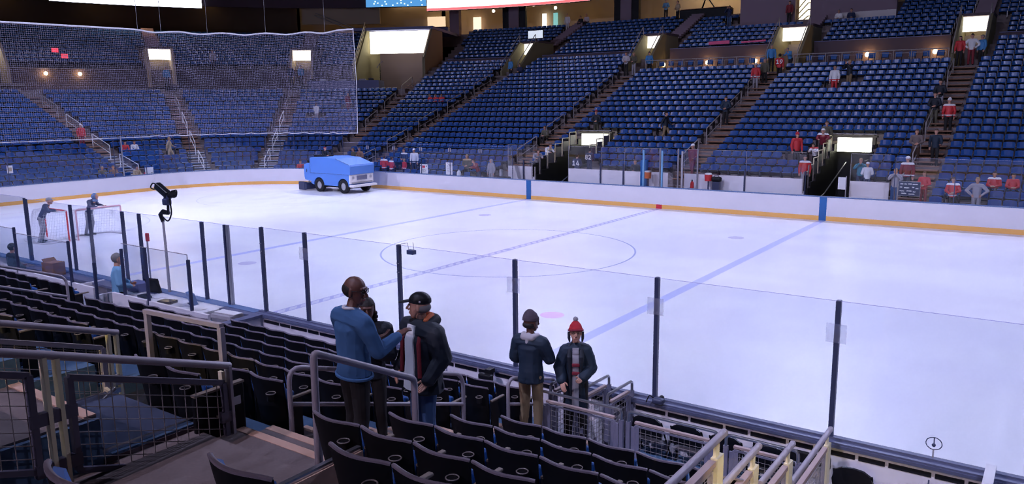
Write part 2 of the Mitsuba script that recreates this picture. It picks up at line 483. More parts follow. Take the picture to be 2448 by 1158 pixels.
g = thing('glass_screen', 'clear glass screen on the near boards in front of the spectators', 'rink glass')
_px = [3.11, 4.42, 6.89, 9.37, 11.80, 14.21, 16.65, 19.1]
for a, b in zip(_px, _px[1:]):
    part(g, 'pane', pane_mesh((a + 0.02, -12.99), (b - 0.02, -12.99), 1.07, 2.84), 'mat_glass')
part(g, 'top_edge', bx(_px[0], _px[-1], -12.993, -12.987, 2.836, 2.842), M['edge'])
for a in _px:
    w = 0.030
    part(g, 'post', rbx((a, -12.99, 1.95), (2 * w, 0.075, 1.80), 0.008), M['post'], label='dark blue grey post between the glass panes')
    if a > 4 and abs(a - 6.89) > .1:
        part(g, 'clip_plate', bx(a - 0.12, a + 0.12, -13.045, -13.040, 2.32, 2.56), 'mat_clipglass')
    for z in (2.36, 2.52):
        part(g, 'bolt', cat_([cbx((a + 0.02 * sg, -13.035, z), (0.016, 0.012, 0.016)) for sg in (-1, 1)]), M['steel'])
g = thing('glass_screen', 'clear glass screen in front of the penalty box and timekeeper bench', 'rink glass')
_px = [-7.07, -4.63, -3.69, -2.13, -1.40, 1.08, 1.90, 3.11]
for a, b in zip(_px, _px[1:]):
    part(g, 'pane', pane_mesh((a + 0.02, -12.99), (b - 0.02, -12.99), 1.07, 2.80), 'mat_glass')
part(g, 'top_edge', bx(_px[0], _px[-1], -12.993, -12.987, 2.80, 2.806), M['edge'])
for a in _px[:-1]:
    part(g, 'post', rbx((a, -12.99, 1.93), (0.055, 0.075, 1.74), 0.008), M['post'])
part(g, 'post', rbx((1.99, -12.99, 1.93), (0.09, 0.05, 1.74), 0.008), M['steel'], label='pale metal door post')
g = thing('glass_screen', 'clear glass screen on the near boards at the far left', 'rink glass')
glass_run(g, [np.array([x, -12.99]) for x in (-22.3, -19.8, -17.2, -14.7, -12.2, -9.6, -7.15)], 1.07, 2.84, 0.05)

# ---------------------------------------------------------------- lower bowl, far side, corner and end
# aisles (station, half width) and the sections between them
AISLES = [10.95 - CX, 0.0 - CX, -10.7 - CX, 0.0, -18.0, -41.5, -64.5, -89.0, -90 - 2 * CY - 0.2]
AHW = 0.62


def arc(o, s):
    """Metres along a row at offset o."""
    if s >= 0:
        return s
    if s >= -90:
        return math.radians(s) * (o - CY)
    y = -s - 90
    q = -math.pi / 2 * (o - CY) - min(y, 2 * CY)
    return q - (max(0.0, y - 2 * CY) * math.radians(10)) * (o - CY)


def sta(o, L):
    if L >= 0:
        return L
    if L >= -math.pi / 2 * (o - CY):
        return math.degrees(L / (o - CY))
    q = -L - math.pi / 2 * (o - CY)
    if q <= 2 * CY:
        return -90 - q
    return -90 - 2 * CY - (q - 2 * CY) / (math.radians(10) * (o - CY))


_ends = [21.6 - CX + 1.0] + AISLES + [-90 - 2 * CY - 5.5]
SECTIONS = list(zip(_ends[1:], _ends[:-1]))        # (s0, s1) ascending inside each pair; the first lies to the right
PLATFORM = {1, 2, 6, 7, 8, 9}                          # sections whose top rows give way to an accessible platform
LOUNGE = 5                                          # the corner section with the stage
N_HIGH = 25
SECN = ['at the right edge', 'behind the right hand bench', 'behind the left hand bench', 'left of the left hand tunnel', 'in the bend', 'at the corner stage', 'right in the end stand', 'in the middle of the end stand', 'left in the end stand', 'at the far left edge']


def nrows(i):
    return 18 if i >= 5 else 21 if i in PLATFORM else N_HIGH


def tunnel_gap(k):
    return [(-8.75, -6.6), (6.45, 8.35)] if rowd(k) < 20.9 else []


FAR_SEATS = []       # (x, y, z, heading, tone)
for i, (s0, s1) in enumerate(SECTIONS):
    nr = nrows(i)
    prof = [(13.25, -0.05), (13.25, rowf(0))]
    for k in range(nr):
        prof.append((rowd(k) + 0.05, rowf(k)))
        prof.append((rowd(k) + 0.05, rowf(k + 1) if k < nr - 1 else {18: 6.5, 21: 7.08, 25: 8.45}[nr]))
    top = prof[-1][1]
    prof += [(35.0, top), (35.0, -0.05)]
    if i in (1, 2):      # behind the benches the bowl starts further back
        prof = [(15.3, -0.05)] + [q for q in prof[2:] if q[0] > 15.3]
        prof.insert(1, (15.3, rowf(2)))
        # split around the tunnel
        a, b = ((6.45, 8.35) if i == 1 else (-8.75, -6.6))
        tail = [(20.9, -0.05)] + [(20.9, surf(20.8))] + [q for q in prof if q[0] > 20.9]
        for u0, u1, pr in ((s0, a - CX, prof), (a - CX, b - CX, tail), (b - CX, s1, prof)):
            obj('seating_terrace', sweep(pr, u0, u1), M['concrete'], 'stepped concrete terrace behind the players benches ' + SECN[i], 'terrace', kind='structure')
    else:
        obj('seating_terrace', sweep(prof, s0, s1), M['concrete'], 'stepped concrete terrace of the lower stand ' + SECN[i], 'terrace', kind='structure')
    for k in range(nr):
        if i in (1, 2) and k < 3:
            continue
        o = rowd(k)
        mg = AHW if k < 21 else 1.12
        a0, a1 = arc(o, s0) + mg, arc(o, s1) - mg
        n = int((a1 - a0) / 0.53)
        if n < 1:
            continue
        pad = (a1 - a0 - n * 0.53) / 2
        for j in range(n):
            L = a0 + pad + (j + 0.5) * 0.53
            s = sta(o, L)
            x, y = on(o, s)
            if s >= 0 and any(a - 0.45 < x < b + 0.45 for a, b in tunnel_gap(k)):
                continue
            if s >= 0 and k < 3 and -9.2 < x < 10.5:
                continue
            FAR_SEATS.append((x, y, rowf(k), heading(s), 0, i, k, j))

# upper rows above the mid wall
for i, (s0, s1) in enumerate(SECTIONS):
    prof = [(35.2, 6.0), (35.2, upf(0))]
    nu = 11
    for k in range(nu):
        prof += [(upd(k) + 0.05, upf(k)), (upd(k) + 0.05, upf(k + 1))]
    prof += [(50.5, upf(nu)), (50.5, 6.0)]
    if i == LOUNGE:
        obj('upper_terrace', sweep(prof, s0, -32.0), M['concrete'], 'stepped concrete terrace left of the corner stage', 'terrace', kind='structure')
    obj('upper_terrace', sweep([(o, z) for o, z in prof], s0, s1) if i != LOUNGE else sweep([(44.9, 11.0), (44.9, 12.2), (50.5, 12.2), (50.5, 11.0)], s0, s1), M['concrete'], 'stepped concrete terrace above the mid wall ' + SECN[i], 'terrace', kind='structure')
    for k in range(nu - 1 if i > 2 else nu):
        o = upd(k)
        hw0 = 1.35 if k < 5 else AHW
        a0, a1 = arc(o, s0) + hw0, arc(o, s1) - hw0
        if i == LOUNGE:
            a1 = arc(o, -32.3)
        n = int((a1 - a0) / 0.53)
        pad = (a1 - a0 - n * 0.53) / 2
        for j in range(n):
            s = sta(o, a0 + pad + (j + 0.5) * 0.53)
            x, y = on(o, s)
            if s > 0 and -6.7 < x < 5.7 and k > 5:
                continue
            if s > 0 and -12.6 < x < -6.3 and k > 8:
                continue
            FAR_SEATS.append((x, y, upf(k), heading(s), 1, i, 30 + k, j))
# mid level wall, with a parapet on the platform sections
for i, (s0, s1) in enumerate(SECTIONS):
    if i == LOUNGE:
        continue
    top = 9.15 if i < 6 else 8.40
    d0 = 1.3 if s0 >= 0 or s0 < -90 else math.degrees(1.3 / (35 - CY))
    d1 = 1.3 if s1 > 0 or s1 <= -90 else math.degrees(1.3 / (35 - CY))
    obj(f'wall_mid_{i + 1}', strip(35.0, 35.2, 6.4, top, s0 + d0, s1 - d1), M['wall'], 'plum brown wall band below the upper rows ' + SECN[i], 'wall', kind='structure')
    if i in PLATFORM:
        obj(f'trim_{i + 1}', strip(*((30.75, 31.15, 6.9, 7.16) if i < 5 else (28.35, 28.8, 6.1, 6.62)), s0 + AHW * d0 / 1.3, s1 - AHW * d1 / 1.3), M['concreteplain'], 'pale concrete kerb of the platform ' + SECN[i], 'kerb', kind='structure')
    obj(f'trim_top_{i + 1}', strip(34.96, 35.24, top, top + 0.05, s0 + d0, s1 - d1), M['stage'] if i < 6 else M['greylight'], 'thin capping along the mid wall ' + SECN[i], 'trim', kind='structure')

# aisle stairs: every half step a part
ORD = ['first', 'second', 'third', 'fourth', 'fifth', 'sixth', 'seventh', 'eighth', 'ninth', 'tenth', 'eleventh', 'twelfth', 'thirteenth', 'fourteenth', 'fifteenth', 'sixteenth', 'seventeenth', 'eighteenth', 'nineteenth', 'twentieth']
ORD += [f'twenty {q}' for q in ORD[:9]] + ['thirtieth'] + [f'thirty {q}' for q in ORD[:9]]
for i, s in enumerate(AISLES):
    o0, o1 = 13.3, 30.85
    if i in (1, 2):
        o0 = 15.4
    k0 = 0 if i not in (1, 2) else 3
    if i == 4:
        k0 = 8
    st = thing('aisle_stair', ['far stair where the plaid jacket walks', 'far stair below the number nineteen jersey', 'far stair above the left hand tunnel', 'far long stair left of the left hand tunnel', 'short stair right of the corner stage', 'pale stair behind the resurfacer', 'brown stair in the middle of the end stand', 'stair with pale nosings at left in the end stand', 'stair at the left edge of the end stand'][i], 'stairs', kind='structure')
    for k in range(k0, 21 if i < 5 else 18):
        rise = rowf(k + 1) - rowf(k)
        for h in (0, 1):
            oa, ob = rowd(k) - 0.79 + 0.42 * h, rowd(k) - 0.79 + 0.42 * (h + 1)
            z = rowf(k) + rise * 0.5 * h
            om = (oa + ob) / 2
            p = on(om, s)
            a = heading(s)
            lit = i in (5, 6, 7) and k < (11 if i == 5 else 6)
            part(st, 'step', cbx((p[0], p[1], z + 0.008), (1.16, ob - oa, 0.06), rz=a), M['greylight'] if lit and h == 0 else M['wood'] if not lit else M['cap'])
            if lit:
                q = on(oa + 0.04, s)
                part(st, 'nosing', cbx((q[0], q[1], z + 0.045), (1.16, 0.09, 0.02), rz=a), M['white'])
    # handrails: three rows long each
    k = k0 + 1
    while k + 2 < (21 if i < 5 else 18):
        oa, ob = rowd(k) - 0.6, rowd(k + 2) - 0.1
        za, zb = rowf(k), rowf(k + 2) + 0.10
        pa, pb = on(oa, s), on(ob, s)
        off = -0.45 if i < 4 else 0.0
        a = heading(s)
        dx = np.array([math.cos(a), math.sin(a)]) * off
        pa, pb = pa + dx, pb + dx
        hr = thing('aisle_handrail', f'{ORD[(k - k0 - 1) // 4]} handrail up the ' + labels[st]['label'], 'handrail')
        col = M['railfar'] if i < 5 or k > 9 else M['white']
        part(hr, 'top_rail', pipe([(*pa, za), (*pa, za + 0.95), (*pb, zb + 0.95), (*pb, zb)], 0.028, 0.08, 6), col, smooth=50)
        part(hr, 'mid_rail', tube([(*pa, za + 0.45), (*pb, zb + 0.45)], 0.022, 6), col, smooth=50)
        k += 4

# ---------------------------------------------------------------- seats of the far stands
def far_seat():
    V, F, Cc = [], [], []
    blue, black, armc = (0.009, 0.062, 0.235), (0.010, 0.010, 0.013), (0.05, 0.05, 0.06)
    def quad(a, b, c, d, col):
        n = len(V)
        V.extend([a, b, c, d])
        Cc.extend([col] * 4)
        F.extend([[n, n + 1, n + 2], [n, n + 2, n + 3]])
    xs = np.linspace(-0.235, 0.235, 5)
    f = lambda x: -0.055 * (x / 0.235) ** 2
    for a, b in zip(xs, xs[1:]):
        r = lambda x, z, o: (x, f(x) + o - 0.16 * (0.82 - z) * 0.6, z - (0.03 * (abs(x) / 0.235) ** 4 if z > 0.7 else 0))
        quad(r(a, .40, -.025), r(b, .40, -.025), r(b, .80, -.025), r(a, .80, -.025), blue)
        quad(r(b, .36, .02), r(a, .36, .02), r(a, .81, .02), r(b, .81, .02), black)
        quad(r(a, .80, -.025), r(b, .80, -.025), r(b, .81, .02), r(a, .81, .02), blue)
    # seat pan, half raised
    t = math.radians(24)
    p0, n0 = np.array([0, -0.09, 0.40]), np.array([0, -math.cos(t), math.sin(t)])
    up = np.array([0, math.sin(t), math.cos(t)])
    P = lambda x, l, h: tuple(np.array([x, 0, 0]) + p0 + n0 * l + up * h)
    w, L, h = 0.215, 0.37, 0.05
    quad(P(-w, 0, h), P(w, 0, h), P(w, L, h), P(-w, L, h), blue)
    quad(P(-w, L, h), P(w, L, h), P(w, L, 0), P(-w, L, 0), blue)
    quad(P(-w, 0, 0), P(-w, L, 0), P(w, L, 0), P(w, 0, 0), black)
    quad(P(w, 0, h), P(w, 0, 0), P(w, L, 0), P(w, L, h), blue)
    quad(P(-w, 0, 0), P(-w, 0, h), P(-w, L, h), P(-w, L, 0), blue)
    x0, x1 = 0.24, 0.285
    quad((x0, -.36, .60), (x1, -.36, .60), (x1, -.04, .62), (x0, -.04, .62), armc)
    quad((x0, -.36, .20), (x1, -.36, .20), (x1, -.36, .60), (x0, -.36, .60), black)
    quad((x0, -.05, .0), (x0, -.36, .20), (x0, -.36, .60), (x0, -.05, .62), black)
    quad((x1, -.36, .20), (x1, -.05, .0), (x1, -.05, .62), (x1, -.36, .60), black)
    return np.array(V, float), np.array(F), np.array(Cc)


def in_view(p):
    c = np.array([(p - CAM) @ _r2, (p - CAM) @ _u2, (p - CAM) @ _d])
    if c[2] < 0.5:
        return False
    u, v = 1224 + 1883.5 * c[0] / c[2], 579 - 1883.5 * c[1] / c[2]
    return -20 < u < 2470 and -20 < v < 1180


_r2 = math.cos(ROLL) * _r + math.sin(ROLL) * _u
_u2 = _up
SV, SF, SC = far_seat()


def build_far_seats(n_single):
    vis = sorted([q for q in FAR_SEATS if in_view(np.array(q[:3]) + [0, 0, .6])], key=lambda q: (q[0] - CAM[0]) ** 2 + (q[1] - CAM[1]) ** 2)
    single = set(id(q) for q in vis[:n_single])
    sh = shape((SV, SF), 'mat_seatcolor', False, color=SC)
    V, F, Cc = [], [], []
    for q in FAR_SEATS:
        x, y, z, a = q[:4]
        if id(q) in single:
            sec, k, j = q[5:8]
            where = {0: 'right of the plaid jacket stair', 1: 'left of the plaid jacket stair'}.get(sec, 'behind the far glass')
            nth = sum(1 for w in vis[:n_single] if w[5] == sec and w[6] == k and w[0] <= x + 1e-6)
            tag(put(numbered('stadium_seat'), sh, T().translate([x, y, z]).rotate([0, 0, 1], math.degrees(a))),
                f'blue seat across the ice {where}, {ORD[k]} row, {ORD[nth - 1]} from left', 'seat', 'nearest blue seats of the far stand')
            continue
        c, s = math.cos(a), math.sin(a)
        R = np.array([[c, -s, 0], [s, c, 0], [0, 0, 1]])
        n = build_far_seats.n
        V.append(SV @ R.T + [x, y, z])
        F.append(SF + n)
        Cc.append(SC)
        build_far_seats.n += len(SV)
    key = put(numbered('stadium_seats'), shape((np.vstack(V), np.vstack(F)), 'mat_seatcolor', False, color=np.vstack(Cc)))
    tag(key, 'rows upon rows of empty blue tip up seats filling the far stands', 'seats', kind='stuff')


build_far_seats.n = 0


# ---------------------------------------------------------------- vomitories: the lit openings above each stair
def local(s, o=35.0):
    p = on(o, s)
    a = heading(s)
    m = np.eye(4)
    m[:2, :2] = [[math.cos(a), -math.sin(a)], [math.sin(a), math.cos(a)]]
    m[:2, 3] = p
    return m


def placed(mesh, m):
    return mesh.copy().apply_transform(m)


def side_wall(x0, x1, pts):
    """A wall slab between x0 and x1 with the outline pts (y, z)."""
    m = trimesh.creation.extrude_polygon(Polygon(pts), x1 - x0, engine='earcut')
    m.apply_transform(np.array([[0, 0, 1, x0], [1, 0, 0, 0], [0, 1, 0, 0], [0, 0, 0, 1.0]]))
    return m


WARM = (3.3, 3.1, 2.45)
VOM = [(0, 'at the top of the stair by the red hooded fan', 0.72), (1, 'above the fan in the number nineteen jersey', 0.95), (2, 'at the top of the third stair from the right', 0.72), (3, 'at the top of the long stair behind the corner glass', 0.72),
       (5, 'behind the net at the top of the pale stair', 0.85), (6, 'behind the net in the middle of the end stand', 0.92), (7, 'at the left edge behind the net', 0.92)]
for i, where, hw in VOM:
    m = local(AISLES[i])
    v = thing('vomitory', 'doorway with glowing white header ' + where, 'doorway')
    out = [(-3.1, 6.9), (-3.1, 7.85), (-0.4, 10.3), (2.4, 10.3), (2.4, 6.9)]
    if i >= 5:
        out = [(-1.2, 6.9), (-1.2, 8.3), (-0.2, 10.3), (2.4, 10.3), (2.4, 6.9)]
    part(v, 'side_wall', placed(side_wall(-hw - 0.2, -hw, out), m), M['wallyellow'] if i < 5 else M['walltan'])
    part(v, 'side_wall', placed(side_wall(hw, hw + 0.2, out), m), M['wallyellow'] if i < 5 else M['walltan'])
    part(v, 'roof', placed(bx(-hw - 0.22, hw + 0.22, 0.0, 2.5, 10.25, 10.42), m), M['wall'])
    k = part(v, 'header_light', placed(bx(-hw, hw, 0.25, 0.5, 9.33, 10.22), m), M['white'], label='glowing white header')
    scene[k]['emitter'] = emit(WARM)
    part(v, 'back_wall', placed(bx(-hw, hw, 2.3, 2.5, 7.0, 10.3), m), M['walltan'])
    part(v, 'floor_slab', placed(bx(-hw, hw, -3.9, 2.5, 6.9, 7.1), m), M['concreteplain'])
    part(v, 'door_leaf', placed(bx(0.12, hw - 0.1, 2.2, 2.3, 7.1, 9.2), m), M['wood'] if i >= 5 else M['olive'])
    k = part(v, 'ceiling_lamp', placed(bx(-hw * 0.6, hw * 0.6, 1.2, 1.5, 9.6, 9.65), m), M['white'])
    scene[k]['emitter'] = emit((1.8, 1.4, 0.75))
    if i < 4:
        for sg in (-1, 1):
            part(v, 'guard_rail', placed(pipe([(sg * (hw + 0.1), -3.0, 7.85), (sg * (hw + 0.1), -3.0, 8.5), (sg * (hw + 0.1), -0.3, 10.95), (sg * (hw + 0.1), -0.3, 10.3)], 0.03, 0.08, 6), m), M['railfar'])
    part(v, 'upper_stair', placed(cat_([cbx((0, 2.8 + 0.42 * q, 9.95 + 0.18 * q), (1.1, 0.42, 0.2)) for q in range(2, 16)]), m), M['purple'])

# the wide opening in the far corner with its stage
m = local(-24.5)
lv = thing('corner_portal', 'wide corner opening with a big glowing white header above a stage', 'doorway')
k = part(lv, 'header_light', placed(bx(-2.85, 2.85, 0.2, 0.5, 9.85, 11.85), m), M['white'], label='big glowing white header panel')
scene[k]['emitter'] = emit((4.2, 3.9, 3.0))
part(lv, 'back_wall', placed(bx(-3.1, 3.1, 3.4, 3.6, 6.4, 12.2), m), M['wall'])
part(lv, 'roof', placed(bx(-4.4, 3.3, 0.0, 9.0, 11.95, 12.2), m), M['stage'])
part(lv, 'side_wall', placed(side_wall(-3.3, -3.05, [(-3.6, 6.4), (-3.6, 7.7), (0.2, 12.1), (3.4, 12.1), (3.4, 6.4)]), m), M['wallyellow'])
part(lv, 'side_wall', placed(side_wall(3.0, 3.25, [(-2.6, 6.9), (-2.6, 9.2), (0.2, 12.1), (3.4, 12.1), (3.4, 6.9)]), m), M['wallyellow'])
part(lv, 'pillar', placed(bx(2.2, 3.0, 0.6, 1.4, 6.4, 9.85), m), M['wall'])
for q in range(3):
    part(lv, 'rail', placed(tube([(-3.2, -3.5, 8.0 + 0.35 * q), (-3.2, 0.1, 12.0 + 0.35 * q)], 0.035, 6), m), M['cream'])
part(lv, 'rail', placed(tube([(3.1, -2.5, 9.3), (3.1, 0.0, 12.0)], 0.045, 6), m), M['cream'])
part(lv, 'floor_slab', placed(bx(-4.0, 3.0, 0.0, 3.4, 6.35, 6.5), m), M['concreteplain'])
m2 = local(-31.0, 32.2)
obj('stage_riser', placed(bx(-4.2, 2.3, -0.9, 1.2, 6.5, 7.33), m2), M['stage'], 'purple fronted stage riser in the corner opening', 'stage')
for q, (x, y, w, h, mm) in enumerate([(-3.9, 0, .5, .18, 'blackgloss'), (-3.0, .1, .6, .22, 'chrome'), (-2.2, 0, .45, .16, 'blackgloss'), (-1.2, .1, .7, .14, 'chrome'), (-0.3, 0, .5, .2, 'blackgloss'), (0.6, .1, .6, .16, 'greylight'), (1.4, 0, .4, .2, 'blackgloss')]):
    c = thing('music_console', f'small console box on the corner stage, {ORD[q]} from the left', 'audio console', 'consoles on the corner stage')
    part(c, 'body', placed(rbx((x, y, 7.33 + h / 2), (w, 0.4, h), 0.03), m2), M[mm])
    part(c, 'panel', placed(cbx((x, y - 0.02, 7.332 + h), (w * 0.8, 0.3, 0.02)), m2), M['greylight'])
for q, x in enumerate((-1.6, 1.9)):
    c = thing('music_stand', f'thin black stand behind the corner stage, {ORD[q]} from the left', 'stand')
    part(c, 'pole', placed(tube([(x, 1.5, 6.5), (x, 1.5, 8.9)], 0.03, 6), m2), M['black'])
    part(c, 'arm', placed(tube([(x - 0.3, 1.5, 8.5), (x, 1.5, 8.9), (x + 0.35, 1.4, 9.1)], 0.03, 6), m2), M['greylight'])
    part(c, 'base', placed(cat_([tube([(x, 1.5, 6.9), (x + 0.3 * math.cos(t), 1.5 + 0.3 * math.sin(t), 6.52)], 0.015, 5) for t in (0, 2.1, 4.2)]), m2), M['black'])

# ---------------------------------------------------------------- lounge level behind the upper rows
obj('wall_back_far', strip(50.3, 50.6, 11.8, 17.0, -24.0, 44.0), M['walltan'], 'tan back wall of the lounge level', 'wall', kind='structure')
obj('wall_back_corner', strip(48.5, 48.8, 11.8, 17.0, -44.0, -24.0), M['walltan'], 'tan back wall of the corner lounge', 'wall', kind='structure')
obj('ceiling_lounge', strip(43.75, 50.2, 16.2, 16.6, -110, 46), M['roof'], 'dark ceiling over the lounge level', 'ceiling', kind='structure')
obj('wall_end_curtain', strip(45.4, 45.6, 12.0, 16.6, -108, -44), M['curtain'], 'dark brown curtain wall above the end stand', 'curtain wall', kind='structure')
obj('trim_fascia', cat_([strip(43.2, 43.6, 14.95, 16.6, -110, -23.8), strip(43.2, 43.6, 15.6, 16.6, -23.8, 40)]), M['wall'], 'dark fascia of the upper level', 'fascia', kind='structure')
for nm, s0, s1, z0, z1, c, lab in [('led_board', -76.5, -57.0, 14.72, 16.5, (2.4, 2.45, 2.8), 'long white lit board under the roof at the top left'),
                                   ('led_board', -33.2, -23.9, 14.95, 16.5, (0.10, 0.35, 0.75), 'blue lit board with white specks at the top of the corner'),
                                   ('led_board', -23.8, 1.4, 14.45, 16.5, (2.6, 1.3, 1.3), 'pink and white lit board above the corner lounge')]:
    b = thing(nm, lab, 'led board')
    part(b, 'case', strip(43.0, 43.2, z0 - 0.05, z1, s0, s1), M['black'])
    k = part(b, 'screen', strip(42.93, 42.99, z0, z1, s0, s1), M['black'])
    scene[k]['emitter'] = emit(c)
    if s0 == -33.2:
        rng = np.random.default_rng(3)
        k = part(b, 'speck', cat_([placed(cbx((0, 0, z0 + 0.1 + rng.random() * 0.6), (0.14, 0.02, 0.12)), local(s0 + 0.5 + rng.random() * 8.4, 42.91)) for _ in range(16)]), M['black'], kind='stuff')
        scene[k]['emitter'] = emit((1.2, 2.2, 3.0))
    if s0 == -23.8:
        k = part(b, 'lower_band', strip(42.90, 42.92, z0, z0 + 0.22, s0, s1), M['black'], label='red lower band')
        scene[k]['emitter'] = emit((1.8, 0.22, 0.25))
# columns
for q, (s, o, w) in enumerate([(-20.3, 44.4, 1.0), (-11.2, 44.6, 1.1), (4.4, 44.3, 1.1)]):
    c = thing('lounge_column', f'square column on the lounge level above the far stand, {ORD[q]} from the left', 'column')
    part(c, 'shaft', placed(bx(-w / 2, w / 2, 0, 0.8, 12.0, 16.2), local(s, o)), M['purple'])
    for sg in ((-1, 1) if q else ()):
        part(c, 'side_panel', placed(bx(sg * w / 2, sg * (w / 2 + 0.7), 0.1, 0.5, 12.0, 16.2), local(s, o)), M['black'])
# warm lamps of the lounge
for q, (s, o, z) in enumerate([(-21.0, 46.5, 14.4), (-15.5, 46.8, 14.6), (-9.0, 46.0, 14.9), (-6.0, 46.5, 14.5), (2.0, 46.5, 15.2), (10.5, 47.5, 15.4), (13.8, 47.5, 15.4), (-38.0, 46.0, 14.6)]):
    p = on(o, s)
    c = thing('pendant_lamp', f'warm glowing pendant lamp in the lounge, {ORD[q]} from the left' if q < 7 else 'warm glowing lamp by the blue lit board', 'lamp', 'lamps of the lounge')
    k = part(c, 'bulb', trimesh.creation.icosphere(subdivisions=1, radius=0.17).apply_translation((*p, z)), M['white'])
    scene[k]['emitter'] = emit((60.0, 38.0, 16.0))
    part(c, 'cord', tube([(*p, z + 0.17), (*p, 16.2)], 0.02, 5), M['black'])
# long lit ceiling panel over the bright part of the lounge
for q, (s0, s1, c) in enumerate([(8.2, 15.2, (6.0, 4.6, 2.6)), (-31.0, -20.0, (1.6, 1.1, 0.6))]):
    k = obj('ceiling_panel_light', strip(48.0, 49.0, 15.9, 15.95, s0, s1), M['white'], ['warm ceiling light over the lounge at the camera deck', 'warm ceiling light over the corner lounge'][q], 'ceiling light')
    scene[k]['emitter'] = emit(c)
# counter, picture panels and people sized furniture in the corner lounge
b = thing('lounge_counter', 'dark counter in the corner lounge', 'counter')
part(b, 'body', strip(45.0, 45.6, 12.2, 13.0, -30, -21.6), M['stage'])
part(b, 'top', strip(44.9, 45.7, 13.0, 13.06, -30, -21.6), M['wood'])
for q, (s, w, c) in enumerate([(-24.5, 2.0, (0.9, 0.65, 0.40)), (-19.3, 0.9, (1.3, 0.95, 0.7)), (-9.6, 0.5, (2.2, 2.0, 1.7)), (-8.0, 0.5, (0.10, 0.45, 0.45))]):
    k = obj('lit_panel', placed(bx(-w / 2, w / 2, 0, 0.05, 12.2 if s < -17 else upf(11), 14.4), local(s, 48.0 if s < -24 else 49.8)), M['white'], ['broad warm lit panel on the corner lounge wall', 'bright warm panel beside the lounge counter', 'narrow white glowing panel in the lounge', 'small teal screen in the lounge'][q], 'panel')
    scene[k]['emitter'] = emit(c)
vs = thing('video_screen', 'small pale video screen above the doorway of the long stair', 'screen')
k = part(vs, 'face', placed(bx(-0.75, 0.75, 0, 0.04, 10.75, 11.4), local(-0.35, 36.2)), M['white'])
scene[k]['emitter'] = emit((0.55, 0.62, 0.70))
part(vs, 'stand', placed(cat_([bx(-0.8, 0.8, 0.04, 0.14, 10.7, 11.45), bx(-0.1, 0.1, 0.05, 0.15, 9.0, 10.7)]), local(-0.35, 36.2)), M['black'])
# pale wall band and stair left of the corner lounge
obj('wall_band_corner', strip(44.0, 44.3, 13.4, 15.0, -43.0, -31.5), M['walltan'], 'pale wall band left of the corner lounge', 'wall', kind='structure')
for q in (0, 1):
    obj('stair_rail', tube([(*on(43.0 + q, -41.0), 14.2 + 0.3 * q), (*on(41.5, -33.5), 12.2 + 0.3 * q)], 0.05, 6), M['railfar'], ['sloping stair rail below the pale wall band, the lower one', 'sloping stair rail below the pale wall band, the upper one'][q], 'rail')

# plum wall block with a bright doorway, and the camera deck
pw = thing('wall_block', 'plum brown wall block above the far seats with a bright doorway', 'wall block')
X0, X1 = -6.2, 5.3
part(pw, 'panel', cat_([bx(X0, -1.9, 41.3, 41.6, 10.9, 16.2), bx(-0.75, X1, 41.3, 41.6, 10.9, 16.2)]), M['purple'])
part(pw, 'lower_panel', bx(1.2, X1, 41.2, 41.3, 10.6, 11.6), M['offwhite'])
part(pw, 'base', cat_([bx(X0, X1, 40.9, 41.3, 9.6, 10.9)]), M['wall'])
k = part(pw, 'lit_opening', bx(-1.9, -0.75, 42.4, 42.5, 10.9, 14.0), M['white'], label='bright stair opening')
scene[k]['emitter'] = emit((2.0, 1.6, 0.9))
for q in range(4):
    part(pw, 'stair_rail', tube([(-1.85, 42.0, 11.0 + 0.4 * q), (-1.1, 42.0, 11.6 + 0.5 * q), (-0.8, 42.0, 11.6 + 0.5 * q)], 0.03, 6), M['black'])
cd = thing('camera_deck', 'black draped camera deck above the far seats', 'platform')
part(cd, 'drape', rbx((-10.3, 44.4, 12.45), (4.4, 1.2, 1.1), 0.05), M['black'])
part(cd, 'top', bx(-12.4, -8.2, 43.8, 45.0, 13.0, 13.05), M['wood'])
tp = thing('camera_tripod', 'tripod with a television camera on the black deck', 'tripod')
for t in (0.3, 2.4, 4.5):
    part(tp, 'leg', tube([(-10.3, 44.4, 14.1), (-10.3 + 0.75 * math.cos(t), 44.4 + 0.45 * math.sin(t), 13.05)], 0.045, 6), M['black'])
part(tp, 'camera', rbx((-10.3, 44.3, 14.3), (0.5, 0.7, 0.35), 0.05), M['black'])
lp = thing('hanging_lamp', 'bell shaped pendant shade right of the camera deck', 'lamp')
part(lp, 'shade', trimesh.creation.cone(radius=0.5, height=0.35, sections=12).apply_translation((-9.0, 48.0, 14.1)), M['black'])
part(lp, 'cord', tube([(-9.0, 48.0, 14.4), (-9.0, 48.0, 16.2)], 0.03, 5), M['black'])

